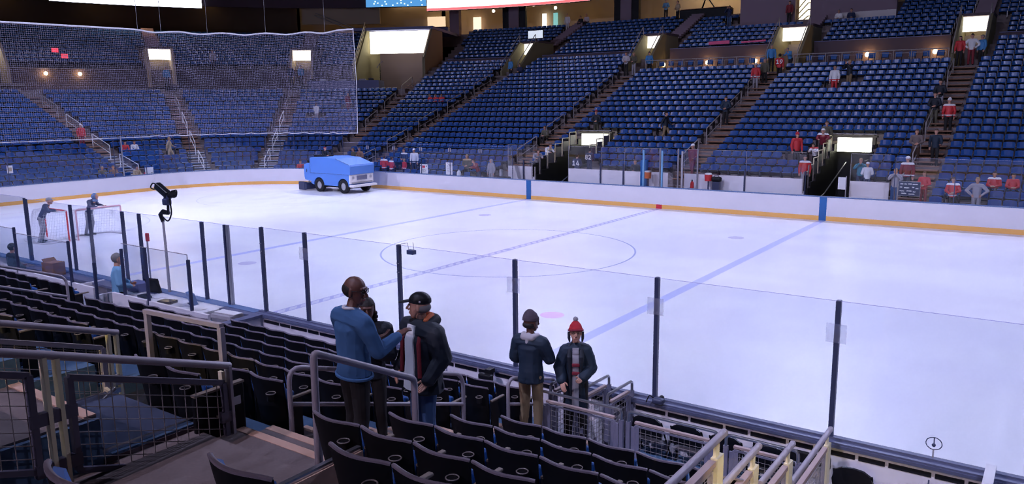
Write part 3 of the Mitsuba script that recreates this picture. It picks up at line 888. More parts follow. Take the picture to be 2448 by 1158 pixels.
# lamps on the mid level wall
for q, (x, z, lab) in enumerate([(-9.78, 7.99, ''), (-6.26, 8.03, ''), (-2.66, 8.03, ''), (0.95, 8.12, ''), (4.84, 8.14, ''), (8.86, 8.16, '')]):
    c = thing('wall_lamp', f'round glowing wall lamp behind the accessible platform, {ORD[q]} from the left on the far side', 'wall lamp', 'lamps on the mid level wall')
    part(c, 'bracket', bx(x - 0.05, x + 0.05, 34.85, 35.0, z - 0.05, z + 0.05), M['black'])
    k = part(c, 'globe', trimesh.creation.icosphere(subdivisions=1, radius=0.16).apply_translation((x, 34.72, z)), M['white'])
    scene[k]['emitter'] = emit((34.0, 21.0, 8.0))
for q, (s, lab) in enumerate([(-16.3, 'round glowing wall lamp just right of the corner stage'), (-81.4, 'round glowing wall lamp behind the net, the left one'), (-76.6, 'round glowing wall lamp behind the net, the right one')]):
    p = on(34.7, s)
    c = thing('wall_lamp', lab, 'wall lamp', 'lamps on the mid level wall')
    z = 8.0 if q else 7.75
    part(c, 'bracket', cbx((*on(34.88, s), z), (0.1, 0.2, 0.1), rz=heading(s)), M['black'])
    k = part(c, 'globe', trimesh.creation.icosphere(subdivisions=1, radius=0.16).apply_translation((*p, z)), M['white'])
    scene[k]['emitter'] = emit((34.0, 21.0, 8.0))

# platform railings with chairs behind
for i in (1, 2):
    s0, s1 = SECTIONS[i]
    a, b = s0 + CX + 0.95, s1 + CX - 0.95
    r = thing('platform_railing', 'thin steel railing of the accessible platform, ' + ('left of the doorway by the red hooded fan' if i == 1 else 'left of the number nineteen jersey'), 'railing')
    part(r, 'top_rail', tube([(a, 31.5, 8.18), (b, 31.5, 8.18)], 0.028, 6), M['railfar'])
    part(r, 'bottom_rail', tube([(a, 31.5, 7.35), (b, 31.5, 7.35)], 0.022, 6), M['railfar'])
    x = a
    while x < b + 0.01:
        part(r, 'post', tube([(x, 31.5, 7.08), (x, 31.5, 8.18)], 0.025, 6), M['railfar'])
        x += (b - a) / 9
    for q in range(9):
        xx = a + (b - a) * (q + 0.5) / 9
        part(r, 'picture_frame', cat_([beam((xx - 0.38, 31.5, 7.5), (xx + 0.38, 31.5, 7.5), 0.02, 0.02), beam((xx - 0.38, 31.5, 8.0), (xx + 0.38, 31.5, 8.0), 0.02, 0.02), beam((xx - 0.38, 31.5, 7.5), (xx - 0.38, 31.5, 8.0), 0.02, 0.02), beam((xx + 0.38, 31.5, 7.5), (xx + 0.38, 31.5, 8.0), 0.02, 0.02)]), M['railfar'])
    for q in range(11):
        xx = a + 0.6 + (b - a - 1.2) * q / 10
        c = thing('platform_chair', f'dark folding chair behind the railing {("right" if i == 1 else "left")} of the number nineteen jersey, {ORD[q]} from left', 'chair', 'folding chairs on the platform')
        part(c, 'backrest', rbx((xx, 33.0, 7.98), (0.42, 0.05, 0.34), 0.02), M['pad'])
        part(c, 'seat', rbx((xx, 32.78, 7.55), (0.40, 0.40, 0.05), 0.02), M['pad'])
        part(c, 'frame', cat_([tube([(xx + sg * 0.2, 33.02, 8.1), (xx + sg * 0.2, 32.6, 7.08)], 0.015, 5) for sg in (-1, 1)] + [tube([(xx + sg * 0.2, 32.65, 7.55), (xx + sg * 0.2, 33.0, 7.08)], 0.015, 5) for sg in (-1, 1)]), M['black'])
# red lit signs and pink screens
for q, (u, lab) in enumerate([((-50.3, 8.9, 9.75), 'small plain red lit sign behind the net, the upper one'), ((-50.0, 9.45, 9.30), 'small red lit sign with pale marks behind the net, the lower one')]):
    a = heading(-86)
    c = thing('exit_sign', lab, 'sign')
    k = part(c, 'face', cbx(u, (0.5, 0.06, 0.34), rz=a), M['red'])
    scene[k]['emitter'] = emit((1.0, 0.06, 0.10))
    part(c, 'housing', cbx((u[0] - 0.05, u[1], u[2]), (0.54, 0.06, 0.38), rz=a), M['black'])
    if q:
        part(c, 'marks', cat_([cbx((u[0] + 0.04, u[1] + d, u[2] + e), (0.09, 0.02, 0.07), rz=a) for d, e in ((-0.13, 0.07), (0.0, 0.07), (0.13, 0.05), (-0.07, -0.07), (0.09, -0.07))]), M['poster'])
for q, (x0, x1, z, t) in enumerate([(-6.6, -5.0, 9.5, 0.02), (-4.1, -2.3, 9.45, 0.05)]):
    b = thing('pink_banner', ['pink lit banner lying over the first upper row, the left one', 'thin pink lit banner over the first upper row, the right one'][q], 'banner')
    k = part(b, 'face', beam((x0, 35.75, z), (x1, 35.75, z + t), 0.03, 0.24 if q == 0 else 0.12), M['pink'])
    scene[k]['emitter'] = emit((0.9, 0.28, 0.30))
    part(b, 'edge', beam((x0, 35.79, z - 0.02), (x1, 35.79, z + t - 0.02), 0.03, 0.24 if q == 0 else 0.12), M['darkred'])

# ================================================================= NEAR STAND (built straight; rows at y = -rowd(k))
def steps_prof(k0, k1, bottom=-0.05):
    p = [(-(rowd(k0) - 0.79), bottom), (-(rowd(k0) - 0.79), rowf(k0))]
    for k in range(k0, k1):
        p += [(-(rowd(k) + 0.05), rowf(k)), (-(rowd(k) + 0.05), rowf(k + 1))]
    p += [(-(rowd(k1) + 0.05), rowf(k1)), (-(rowd(k1) + 0.05), bottom)]
    return p


def terrace(x0, x1, k0, k1, lab, m_='tread'):
    obj('seating_terrace', side_wall(x0, x1, steps_prof(k0, k1)), M[m_], lab, 'terrace', kind='structure')


obj('floor_rinkside', bx(-16, 26, -14.3, -13.05, -0.05, 0.12), M['tread'], 'blue grey floor between the near boards and the first row', 'floor', kind='structure')
terrace(-16, -0.6, 1, 9, 'stepped terrace at the far left of the near stand')
terrace(0.6, 3.1, 1, 12, 'stepped terrace behind the penalty box')
terrace(3.1, 6.6, 0, 12, 'stepped terrace left of the rail frame')
terrace(6.6, 8.6, 0, 4, 'stepped terrace in front of the stairwell')
terrace(8.6, 10.05, 0, 12, 'stepped terrace between stairwell and aisle')
terrace(11.55, 14.3, 0, 6, 'stepped terrace right of the aisle')
terrace(12.7, 14.3, 7, 13, 'stepped terrace under the nearest seats')
obj('floor_landing', bx(10.05, 12.7, -24.5, -19.08, 1.5, rowf(7) - 0.06), M['concrete'], 'flat grey concrete landing at the top of the aisle', 'landing', kind='structure')
terrace(14.3, 22, 8, 13, 'stepped terrace under the viewer')
obj('wall_stairwell', cat_([bx(6.5, 6.6, -24, -17.45, -1, 1.6), bx(8.6, 8.7, -24, -17.45, -1, 1.7)]), M['wall'], 'dark walls of the stairwell', 'wall', kind='structure')
st = thing('aisle_stair', 'grey concrete aisle stair with orange pink nosings beside the men talking', 'stairs', kind='structure')
for k in range(1, 7):
    rise = rowf(k + 1) - rowf(k)
    x0, x1 = 10.05, 11.55
    for h in (0, 1):
        ya = -(rowd(k) - 0.79 + 0.42 * h)
        z = rowf(k) + rise * 0.5 * h
        part(st, 'step', bx(x0, x1, ya - 0.42, ya, z - 0.6, z + 0.01), M['concrete'])
        part(st, 'nosing', bx(x0, x1, ya - 0.09, ya + 0.004, z + 0.002, z + 0.016), M['nosing'], label='orange pink nosing strip')
st = thing('aisle_stair', 'aisle stair at the left edge of the near stand', 'stairs', kind='structure')
for k in range(1, 9):
    rise = rowf(k + 1) - rowf(k)
    for h in (0, 1):
        ya = -(rowd(k) - 0.79 + 0.42 * h)
        z = rowf(k) + rise * 0.5 * h
        part(st, 'step', bx(-0.6, 0.6, ya - 0.42, ya, z - 0.5, z + 0.01), M['concrete'])
lp_ = thing('stair_landing', 'blue carpeted landing with bright metal edges behind the mesh railing', 'landing', kind='structure')
part(lp_, 'carpet', bx(8.65, 9.98, -19.92, -19.1, rowf(7), rowf(7) + 0.02), M['treadblue'])
part(lp_, 'metal_edge', bx(9.97, 10.0, -19.92, -19.0, rowf(7) - 0.02, rowf(7) + 0.03), M['chrome'])
part(lp_, 'metal_edge', bx(8.62, 8.65, -19.92, -19.0, rowf(7) - 0.02, rowf(7) + 0.03), M['chrome'])
part(lp_, 'riser', bx(9.99, 10.06, -19.92, -19.05, 1.9, rowf(7) - 0.02), M['wall'])
for k in (8, 9):
    part(lp_, 'step', bx(8.65, 10.0, -(rowd(k) + 0.04), -(rowd(k) - 0.79), rowf(k) - 0.1, rowf(k) + 0.02), M['concrete'])
    part(lp_, 'nosing', bx(8.65, 10.0, -(rowd(k) - 0.79) - 0.10, -(rowd(k) - 0.79), rowf(k) + 0.021, rowf(k) + 0.034), M['nosing'], label='orange pink nosing strip')
ec = thing('edge_kerb', 'kerb with a bright metal edge at the left end of the nearest rows', 'kerb', kind='structure')
part(ec, 'face', bx(12.2, 12.24, -19.95, -19.1, 2.2, 2.74), M['nosing'])
part(ec, 'metal_edge', bx(12.18, 12.22, -19.95, -19.1, 2.74, 2.77), M['chrome'])

# ---------------------------------------------------------------- the near seats, each with its parts (faces +y)
def seat_parts():
    nx, nz = 9, 7
    xs, zs = np.linspace(-1, 1, nx), np.linspace(0, 1, nz)
    def grid(off, w1, w0, z0, z1, dx=0.0):
        V = []
        for t in zs:
            for x in xs:
                w = w0 + (w1 - w0) * t
                z = z0 + (z1 - z0) * t - (0.018 * abs(x) ** 5 if t > 0.8 else 0)
                V.append((x * w + dx, 0.075 * x * x - 0.085 * t + off, z))
        return np.array(V)
    def slab(a, b):
        F = []
        n = nx * nz
        for i in range(nz - 1):
            for j in range(nx - 1):
                q = i * nx + j
                F += [[q, q + 1, q + nx + 1], [q, q + nx + 1, q + nx]]
        F2 = [[f[0] + n, f[2] + n, f[1] + n] for f in F]
        edge = list(range(nx)) + [nx * (i + 1) - 1 for i in range(1, nz)] + list(range(nx * nz - 2, nx * (nz - 1) - 1, -1)) + [nx * i for i in range(nz - 2, 0, -1)]
        E = []
        for p, q in zip(edge, edge[1:] + edge[:1]):
            E += [[p, p + n, q + n], [p, q + n, q]]
        return trimesh.Trimesh(np.vstack([a, b]), np.array(F + F2 + E), process=False)
    shell = slab(grid(-0.002, 0.252, 0.205, 0.20, 0.80), grid(0.020, 0.252, 0.205, 0.20, 0.80))
    pad = slab(grid(0.022, 0.236, 0.20, 0.36, 0.785), grid(0.060, 0.215, 0.18, 0.38, 0.765))
    top = [(x * 0.252, 0.075 * x * x - 0.085 + 0.010, 0.803 - 0.018 * abs(x) ** 5) for x in np.linspace(-1, 1, 11)]
    trim = tube(top, 0.0155, 6)
    trim.vertices[:, 2] = 0.803 + (trim.vertices[:, 2] - 0.803) * 0.9
    pan = rbx((0, 0, 0), (0.42, 0.36, 0.075), 0.03)
    pan.apply_transform(trimesh.transformations.rotation_matrix(math.radians(80), (1, 0, 0)))
    pan.apply_translation((0, 0.115, 0.46))
    arm_top = rbx((0.267, 0.19, 0.592), (0.045, 0.30, 0.026), 0.010)
    post = cbx((0.267, 0.12, 0.30), (0.022, 0.16, 0.6))
    t = np.linspace(0, 2 * np.pi, 15)[:-1]
    ring = tube(np.stack([0.165 + 0.046 * np.cos(t), -0.085 + 0.046 * np.sin(t), 0.675 + 0 * t], 1), 0.0055, 5, closed=True)
    cup = trimesh.creation.cylinder(radius=0.040, height=0.07, sections=12).apply_translation((0.165, -0.085, 0.632))
    return [('back_shell', shell, 'shell', 40), ('back_pad', pad, 'pad', 40), ('top_edge', trim, 'trim', 60), ('seat_pan', pan, 'pad', 40), ('armrest', arm_top, 'arm', 40), ('side_panel', post, 'black', False), ('cup_holder', ring, 'ring', 60), ('cup_well', cup, 'black', 50)]


SEAT = [(n, shape(m_, M[k], s)) for n, m_, k, s in seat_parts()]
ROWS = [(0, 3.3, 10.2), (1, -9.0, -0.7), (1, 0.7, 10.2), (2, -9.0, -0.7), (2, 0.7, 10.2), (3, -6.0, -0.7), (3, 0.7, 10.2), (4, -4, -0.7), (4, 0.7, 10.2), (5, 0.7, 6.45), (5, 8.65, 10.2), (6, 2.2, 6.45), (6, 8.65, 10.1), (7, 4.2, 6.45),
        (0, 11.6, 11.61), (3, 11.62, 14.28), (4, 11.62, 14.28), (5, 11.62, 14.28), (6, 11.62, 14.28), (7, 12.76, 14.4), (8, 12.79, 16.0), (9, 12.94, 14.1)]
SECNAME = lambda x: 'right of the talking men' if x > 11 else 'left of the talking men' if x > 0.6 else 'at the far left edge'
_seen = 0
_vis = []
for k, xa, xb in ROWS:
    n = int((xb - xa + 0.01) / 0.53)
    for j in range(n):
        x = xb - (j + 0.5) * 0.53 if xb < 10.5 and xa > 0 else xa + (j + 0.5) * 0.53
        p = np.array([x, -rowd(k), rowf(k) - (0.07 if k >= 8 else 0.0)])
        if in_view(p + [0, 0, 0.75]) or in_view(p + [0.2, 0.2, 0.4]):
            _vis.append((k, x, p))
for k, x, p in _vis:
    row = sorted(w[1] for w in _vis if w[0] == k and SECNAME(w[1]) == SECNAME(x))
    key = thing('stadium_seat', f'black backed seat {SECNAME(x)}, {ORD[k]} row from boards, {ORD[row.index(x)]} from left', 'seat')
    tr = T().translate(p.tolist())
    for n, sh in SEAT:
        if n in ('cup_holder', 'cup_well') and k < 3 and x < 8:
            continue
        partc(key, n, sh, tr)
    _seen += 1

# ---------------------------------------------------------------- railings
def panel_frame(parent, a, b, zt, zb, name='mesh_panel', fr='darkrail', step=0.105, w=0.045):
    tw = 0.006 if step > 0.1 else 0.0034

    """Framed wire mesh between points a and b (x, y); zt and zb are pairs of top and bottom heights at a and b. Returns nothing; adds frame bars and the wires."""
    a, b = np.asarray(a, float), np.asarray(b, float)
    L = np.linalg.norm(b - a)
    P = lambda t, z: np.array([*(a + (b - a) * t), z])
    zl = lambda t, zz: zz[0] + (zz[1] - zz[0]) * t
    part(parent, 'frame_bar', beam(P(0, zt[0]), P(1, zt[1]), w, w), M[fr])
    part(parent, 'frame_bar', beam(P(0, zb[0]), P(1, zb[1]), w, w), M[fr])
    part(parent, 'frame_post', beam(P(0, zb[0]), P(0, zt[0]), w, w * 1.25), M[fr])
    part(parent, 'frame_post', beam(P(1, zb[1]), P(1, zt[1]), w, w * 1.25), M[fr])
    ws = []
    for t in np.arange(step, L - 0.02, step) / L:
        ws.append(beam(P(t, zl(t, zb)), P(t, zl(t, zt)), tw, tw))
    H = max(zt[0] - zb[0], zt[1] - zb[1])
    for f in np.arange(step, H - 0.02, step) / H:
        ws.append(beam(P(0, zb[0] + (zt[0] - zb[0]) * f), P(1, zb[1] + (zt[1] - zb[1]) * f), tw, tw))
    part(parent, 'wire_mesh', cat_(ws), M['mesh'], kind='stuff')


# guard on the left of the aisle (nearest railing at the left)
g = thing('guard_railing', 'big sloping guard railing with wire mesh panels nearest at the left, beside the aisle', 'railing')
ln = lambda y: 2.93 + (-18.8 - y) * 0.342
part(g, 'top_rail', pipe([(10.2, -18.78, ln(-18.78)), (10.2, -23.0, ln(-23.0))], 0.034, 0, 12), M['rail'], smooth=50)
for ya, yb in ((-20.19, -18.86), (-22.4, -20.47)):
    panel_frame(g, (10.2, ya), (10.2, yb), (ln(ya) - 0.165, ln(yb) - 0.165), (ln(ya) - 0.93, ln(yb) - 0.93))
for y in (-20.27, -20.36):
    part(g, 'flat_post', bx(10.165, 10.235, y - 0.016, y + 0.016, ln(y) - 1.05, ln(y) - 0.02), M['cream'], label='cream lit flat post')
for y in (-18.80,):
    part(g, 'flat_post', bx(10.16, 10.24, y - 0.014, y + 0.014, ln(y) - 1.0, ln(y)), M['rail'])
    part(g, 'flat_post', bx(10.13, 10.19, y - 0.06, y - 0.03, ln(y) - 1.0, ln(y) - 0.05), M['cream'])
for z in (0.52, 0.92):
    part(g, 'coupling', bx(10.17, 10.23, -20.50, -20.16, ln(-20.3) - z, ln(-20.3) - z + 0.10), M['darkrail'])
    part(g, 'coupling', bx(10.17, 10.23, -18.92, -18.78, ln(-18.8) - z, ln(-18.8) - z + 0.10), M['darkrail'])
part(g, 'foot_bracket', bx(10.12, 10.28, -18.95, -18.75, 1.86, 1.96), M['darkrail'])
g = thing('guard_railing', 'sloping guard railing with wire mesh on the far side of the stairwell at the left', 'railing')
l2 = lambda y: 3.02 + (-18.95 - y) * 0.335
part(g, 'top_rail', pipe([(8.6, -18.95, l2(-18.95)), (8.6, -23.0, l2(-23.0))], 0.034, 0, 10), M['rail'], smooth=50)
panel_frame(g, (8.6, -21.9), (8.6, -19.12), (l2(-21.9) - 0.17, l2(-19.12) - 0.17), (l2(-21.9) - 0.95, l2(-19.12) - 0.95), fr='rail')
for y in (-18.97, -19.05):
    part(g, 'flat_post', bx(8.57, 8.63, y - 0.014, y + 0.014, l2(y) - 1.1, l2(y)), M['cream'])
part(g, 'coupling', bx(8.57, 8.63, -19.14, -18.96, l2(-19) - 0.55, l2(-19) - 0.45), M['rail'])
for q, (x, a, b, lab) in enumerate([(10.02, (-18.9, 2.50), (-20.6, 1.30), 'shiny sloping handrail going down behind the nearest mesh panel'), (8.78, (-19.12, 2.52), (-20.9, 1.40), 'shiny sloping handrail on the far wall of the stairwell')]):
    h = thing('stairwell_handrail', lab, 'handrail')
    part(h, 'bar', tube([(x, a[0], a[1]), (x, b[0], b[1])], 0.024, 10), M['chrome'], smooth=50)
    part(h, 'bracket', cat_([beam((x, a[0] - 0.05, a[1] - 0.03), (x + (0.15 if q == 0 else -0.15), a[0] - 0.02, a[1] - 0.03), 0.03, 0.03)]), M['cream'])
# cross rail in front of the stairwell
g = thing('guard_railing', 'square framed cross rail standing among the rows in front of the stairwell', 'railing')
part(g, 'top_rail', beam((6.55, -17.5, 2.62), (8.22, -17.5, 2.68), 0.06, 0.055), M['rail'])
part(g, 'post', beam((6.6, -17.5, 1.4), (6.6, -17.5, 2.62), 0.06, 0.075), M['rail'])
part(g, 'post', beam((8.2, -17.5, 1.4), (8.2, -17.5, 2.66), 0.06, 0.075), M['rail'])
# aisle handrails among the men
def hoop(lab, x, y0, z0, y1, z1, f0, f1, r=0.026):
    g = thing('aisle_handrail', lab, 'handrail')
    part(g, 'hoop', pipe([(x, y0, f0), (x, y0, z0), (x, y1, z1), (x, y1, f1)], r, 0.17, 10), M['rail'], smooth=60)
    part(g, 'mid_rail', tube([(x, y0, z0 - 0.38), (x, y1, z1 - 0.40)], r * 0.9, 8), M['rail'], smooth=60)


hoop('round cornered handrail in the aisle behind the man in the blue fleece', 10.32, -18.22, 2.77, -15.53, 1.90, 1.75, 1.05)
hoop('round cornered handrail in front of the man in the brown beanie', 10.32, -14.55, 1.55, -13.3, 1.16, 0.55, 0.12)
hoop('round cornered handrail at the left edge sloping past the white penalty box panels', 0.4, -20.4, 3.75, -15.6, 1.99, 2.4, 0.95)
g = thing('aisle_handrail', 'straight shiny handrail in front of the two men, ending at the black seat backs', 'handrail')
part(g, 'top_rail', pipe([(11.45, -18.86, 2.3), (11.45, -18.85, 3.29), (11.45, -17.66, 2.71), (11.45, -17.66, 1.55)], 0.032, 0.05, 10), M['rail'], smooth=60)
part(g, 'post', tube([(11.45, -18.85, 1.95), (11.45, -18.85, 2.5)], 0.034, 10), M['rail'], smooth=60)

# guard railings of the wheelchair places, along the rows and between them
WC = [((10.60, -14.15), (11.86, -14.15), 'first from the left of the three long chrome rails behind the black seats'), ((11.96, -14.15), (13.16, -14.15), 'middle one of the three long chrome rails, in front of the folding chairs'), ((13.27, -14.15), (14.12, -14.15), 'right hand one of the three long chrome rails'),
      ((10.58, -13.86), (10.62, -13.13), 'short chrome rail left of the others, beside the woman in the red beanie'), ((11.06, -13.80), (11.10, -13.07), 'short chrome rail between its two neighbours by the near boards'), ((11.45, -13.78), (11.49, -13.10), 'short chrome rail nearest the dark glass post')]
for a, b, lab in WC:
    g = thing('wheelchair_railing', lab, 'railing')
    a, b = np.array(a), np.array(b)
    d = (b - a) / np.linalg.norm(b - a)
    z = 1.30
    part(g, 'top_rail', pipe([(*a, z - 0.16), (*a, z), (*b, z), (*b, z - 0.16)], 0.021, 0.06, 8), M['chrome'], smooth=60)
    i0, i1 = a + d * 0.10, b - d * 0.10
    part(g, 'lower_rail', beam((*i0, z - 0.13), (*i1, z - 0.13), 0.05, 0.03), M['woodrail'], label='tan lower rail')
    panel_frame(g, i0, i1, (z - 0.18, z - 0.18), (0.22, 0.22), step=0.075, w=0.022, fr='wcframe')
    for q in (a, b):
        part(g, 'post', bx(q[0] - 0.028, q[0] + 0.028, q[1] - 0.02, q[1] + 0.02, 0.1, z - 0.14), M['wcframe'])
    for q in (i0, i1):
        part(g, 'flat_post', cbx((*q, 0.6), (0.11, 0.02, 1.0), rz=math.atan2(d[1], d[0])), M['wcframe'])
# stepped rails beside the near tunnel, lower right
for q, (y0, y1, z, lab) in enumerate([(-18.6, -17.0, 2.60, 'nearest'), (-17.1, -16.05, 2.12, 'second nearest'), (-15.95, -14.88, 1.70, 'third nearest'), (-14.85, -13.15, 1.24, 'farthest')]):
    g = thing('tunnel_railing', f'{lab} of the four stepped rails with cream lit posts at the lower right', 'railing')
    x = 14.24
    part(g, 'top_rail', pipe([(x, y0, z), (x, y1, z)], 0.033, 0, 10), M['rail'], smooth=60)
    part(g, 'end_cap', trimesh.creation.icosphere(subdivisions=2, radius=0.034).apply_translation((x, y1, z)), M['rail'], smooth=True)
    part(g, 'neck', bx(x - 0.012, x + 0.012, y1 - 0.20, y1 - 0.12, z - 0.22, z - 0.02), M['cream'])
    part(g, 'flat_post', bx(x - 0.025, x + 0.035, y1 - 0.22, y1 - 0.08, z - 1.1, z - 0.14), M['cream'], label='cream lit flat post')
    part(g, 'lower_rail', beam((x, y0, z - 0.17), (x, y1 - 0.24, z - 0.17), 0.06, 0.045), M['woodrail'])
    panel_frame(g, (x, y0), (x, y1 - 0.28), (z - 0.22, z - 0.22), (z - 1.0, z - 1.0), fr='rail', step=0.06, w=0.03)
g = thing('tunnel_gate', 'dark gate panel with a pale top edge at the lower right corner', 'gate')
part(g, 'panel', bx(15.93, 15.99, -15.4, -13.24, 0.1, 1.22), M['cap'])
part(g, 'top_edge', bx(15.91, 16.01, -15.4, -13.22, 1.22, 1.26), M['white'])

# folding chairs by the boards
def folding_chair(x, y, lab, rz=0.0):
    c = thing('folding_chair', lab, 'chair')
    z0 = 0.17
    tr = np.eye(4)
    tr[:2, :2] = [[math.cos(rz), -math.sin(rz)], [math.sin(rz), math.cos(rz)]]
    tr[:3, 3] = (x, y, z0)
    t = lambda mm: mm.apply_transform(tr)
    b = trimesh.creation.extrude_polygon(Polygon([(-.21, 0), (.21, 0), (.23, .12), (.20, .24), (.12, .29), (0, .305), (-.12, .29), (-.20, .24), (-.23, .12)]), 0.03, engine='earcut')
    b.apply_transform(trimesh.transformations.rotation_matrix(math.radians(96), (1, 0, 0)))
    part(c, 'backrest', t(b.apply_translation((0, -0.20, 0.56))), M['blackgloss'])
    part(c, 'seat', t(rbx((0, 0.04, 0.45), (0.42, 0.40, 0.045), 0.02)), M['grey'])
    for sg in (-1, 1):
        part(c, 'front_leg', t(tube([(sg * 0.21, -0.24, 0.80), (sg * 0.21, -0.05, 0.45), (sg * 0.22, 0.22, 0.0)], 0.012, 6)), M['black'])
        part(c, 'rear_leg', t(tube([(sg * 0.20, 0.12, 0.43), (sg * 0.21, -0.26, 0.0)], 0.012, 6)), M['black'])
    part(c, 'stretcher', t(tube([(-0.21, -0.2, 0.08), (0.21, -0.2, 0.08)], 0.010, 6)), M['black'])


for q, (x, y) in enumerate([(11.95, -13.32), (12.50, -13.32), (13.06, -13.34), (13.64, -13.36), (14.62, -13.42)]):
    folding_chair(x, y, ['black folding chair directly behind the middle chrome rail, the left one', 'black folding chair behind the middle chrome rail, the right one', 'black folding chair showing only its back between two chrome rails', 'black folding chair behind the right hand chrome rail', 'black folding chair standing alone right of the stepped rails'][q], 0.06 * (q % 2))
b = thing('padded_board', 'long black rounded panel leaning on the near boards behind the folding chairs', 'pad')
part(b, 'panel', rbx((13.78, -13.17, 0.79), (0.98, 0.05, 0.17), 0.024), M['black'])
part(b, 'white_stripe', bx(13.35, 14.2, -13.20, -13.194, 0.715, 0.727), M['white'])
c = thing('ledge_camera', 'small dark camera lying on the ledge of the boards by a glass post', 'camera')
part(c, 'body', rbx((11.93, -13.16, 1.11), (0.16, 0.12, 0.085), 0.03), M['post'])
part(c, 'lens', trimesh.creation.cylinder(radius=0.035, height=0.07, sections=14).apply_transform(trimesh.transformations.rotation_matrix(PI / 2, (1, 0, 0))).apply_translation((11.93, -13.07, 1.12)), M['blackgloss'])
part(c, 'cable', pipe([(11.87, -13.16, 1.13), (11.80, -13.18, 1.18), (11.76, -13.2, 1.07)], 0.008, 0.03, 5), M['black'])
c = thing('ledge_box', 'small black box clamped under the ledge left of the man in the brown beanie', 'box')
part(c, 'body', rbx((9.05, -13.38, 0.96), (0.26, 0.10, 0.11), 0.03), M['black'])
part(c, 'clamp', bx(9.0, 9.1, -13.34, -13.2, 1.0, 1.07), M['black'])
c = thing('glass_speaker', 'small dark box hung from the top of the near glass by thin wires', 'speaker')
part(c, 'body', rbx((7.03, -12.82, 2.70), (0.15, 0.10, 0.08), 0.012), M['post'])
part(c, 'hanger', cat_([tube([(6.97, -12.82, 2.74), (6.96, -12.84, 2.86), (6.93, -12.97, 2.86)], 0.005, 5), tube([(7.09, -12.82, 2.74), (7.09, -12.84, 2.88)], 0.005, 5)]), M['greylight'])
c = thing('parabolic_microphone', 'small round wire framed microphone on the ledge at the lower right', 'microphone')
t = np.linspace(0, 2 * np.pi, 21)[:-1]
part(c, 'ring', tube(np.stack([15.36 + 0.085 * np.cos(t), -12.99 + 0 * t, 1.27 + 0.075 * np.sin(t)], 1), 0.005, 5, closed=True), M['post'])
part(c, 'capsule', trimesh.creation.icosphere(subdivisions=1, radius=0.022).apply_translation((15.36, -12.99, 1.25)), M['post'])
part(c, 'stem', tube([(15.36, -12.99, 1.195), (15.36, -12.99, 1.07)], 0.008, 6), M['greylight'])
part(c, 'bar', tube([(15.36, -12.99, 1.34), (15.36, -12.99, 1.25)], 0.006, 5), M['post'])
b = thing('end_bin', 'black end panel with small white plate closing a seat row by the mesh railing', 'end panel')
part(b, 'panel', rbx((10.14, -18.88, 2.36), (0.06, 0.52, 0.72), 0.02), M['shell'])
part(b, 'top_edge', bx(10.11, 10.175, -19.14, -18.62, 2.715, 2.735), M['arm'])
part(b, 'number_plate', bx(10.168, 10.175, -18.76, -18.67, 2.52, 2.60), M['greylight'])

# ---------------------------------------------------------------- penalty box and timekeepers' bench
pb = thing('penalty_box', 'white walled penalty box and timekeeper bench along the near boards', 'penalty box')
for a, b in ((-7.3, -5.1), (-5.0, -2.42), (-2.3, -1.35), (-0.55, 0.8), (0.9, 2.95)):
    part(pb, 'back_panel', bx(a, b, -14.24, -14.18, 0.1, 1.27), M['board'])
for x, z1 in ((-5.05, 2.34), (-2.36, 2.24), (-1.28, 1.85), (-0.07, 2.28), (0.85, 2.40), (2.38, 2.30)):
    part(pb, 'post', rbx((x, -14.2, (0.95 + z1) / 2), (0.05, 0.06, z1 - 0.95), 0.008), M['post'])
for a, b, z1 in ((-7.3, -5.08, 2.3), (-5.02, -2.4, 2.2), (-0.05, 0.83, 2.4), (0.87, 2.36, 2.4)):
    part(pb, 'pane', pane_mesh((a, -14.2), (b, -14.2), 1.27, z1), 'mat_glass')
    part(pb, 'pane_edge', cat_([beam((a, -14.2, z1), (b, -14.2, z1), 0.012, 0.012), beam((b, -14.2, 1.27), (b, -14.2, z1), 0.012, 0.012)]), M['greylight'])
for x in (-1.5, -3.0):
    part(pb, 'divider_panel', bx(x - 0.03, x + 0.03, -14.15, -13.1, 0.1, 1.05), M['board'])
    part(pb, 'divider_pane', pane_mesh((x, -14.15), (x, -13.05), 1.05, 2.5), 'mat_glass')
part(pb, 'divider_panel', bx(3.04, 3.10, -14.25, -13.15, 0.1, 1.03), M['board'])
part(pb, 'table_top', bx(-1.35, 1.95, -13.75, -13.06, 1.0, 1.04), M['white'])
part(pb, 'table_front', bx(1.9, 1.95, -13.75, -13.06, 0.1, 1.0), M['board'])
part(pb, 'counter', bx(-6.5, -1.6, -13.45, -13.05, 0.98, 1.03), M['ledge'])
part(pb, 'ledge', cat_([bx(1.95, 3.15, -13.30, -13.04, 1.0, 1.06), bx(2.95, 3.16, -14.3, -13.04, 1.0, 1.06)]), M['ledge'])
part(pb, 'bench', bx(2.0, 2.95, -13.95, -13.6, 0.1, 0.5), M['cap'])
rng = np.random.default_rng(5)
for q, (x, y, w, d, c, a, nm, lab) in enumerate([(-0.85, -13.5, .34, .26, 'white', .2, 'paper_sheet', 'white paper at the left of the timekeeper table'), (-0.2, -13.35, .42, .3, 'white', -.3, 'paper_sheet', 'white paper beside the upright monitor on the table'), (0.25, -13.55, .36, .26, 'poster', .5, 'paper_sheet', 'tilted white paper in the middle of the table'), (0.9, -13.6, .40, .3, 'white', .1, 'paper_sheet', 'white paper near the right end of the table'), (1.5, -13.55, .42, .28, 'poster', -.1, 'paper_sheet', 'white paper at the right end of the table')]):
    obj(nm, cbx((x, y, 1.045), (w, d, 0.008), rz=a), M[c], lab, 'paper')
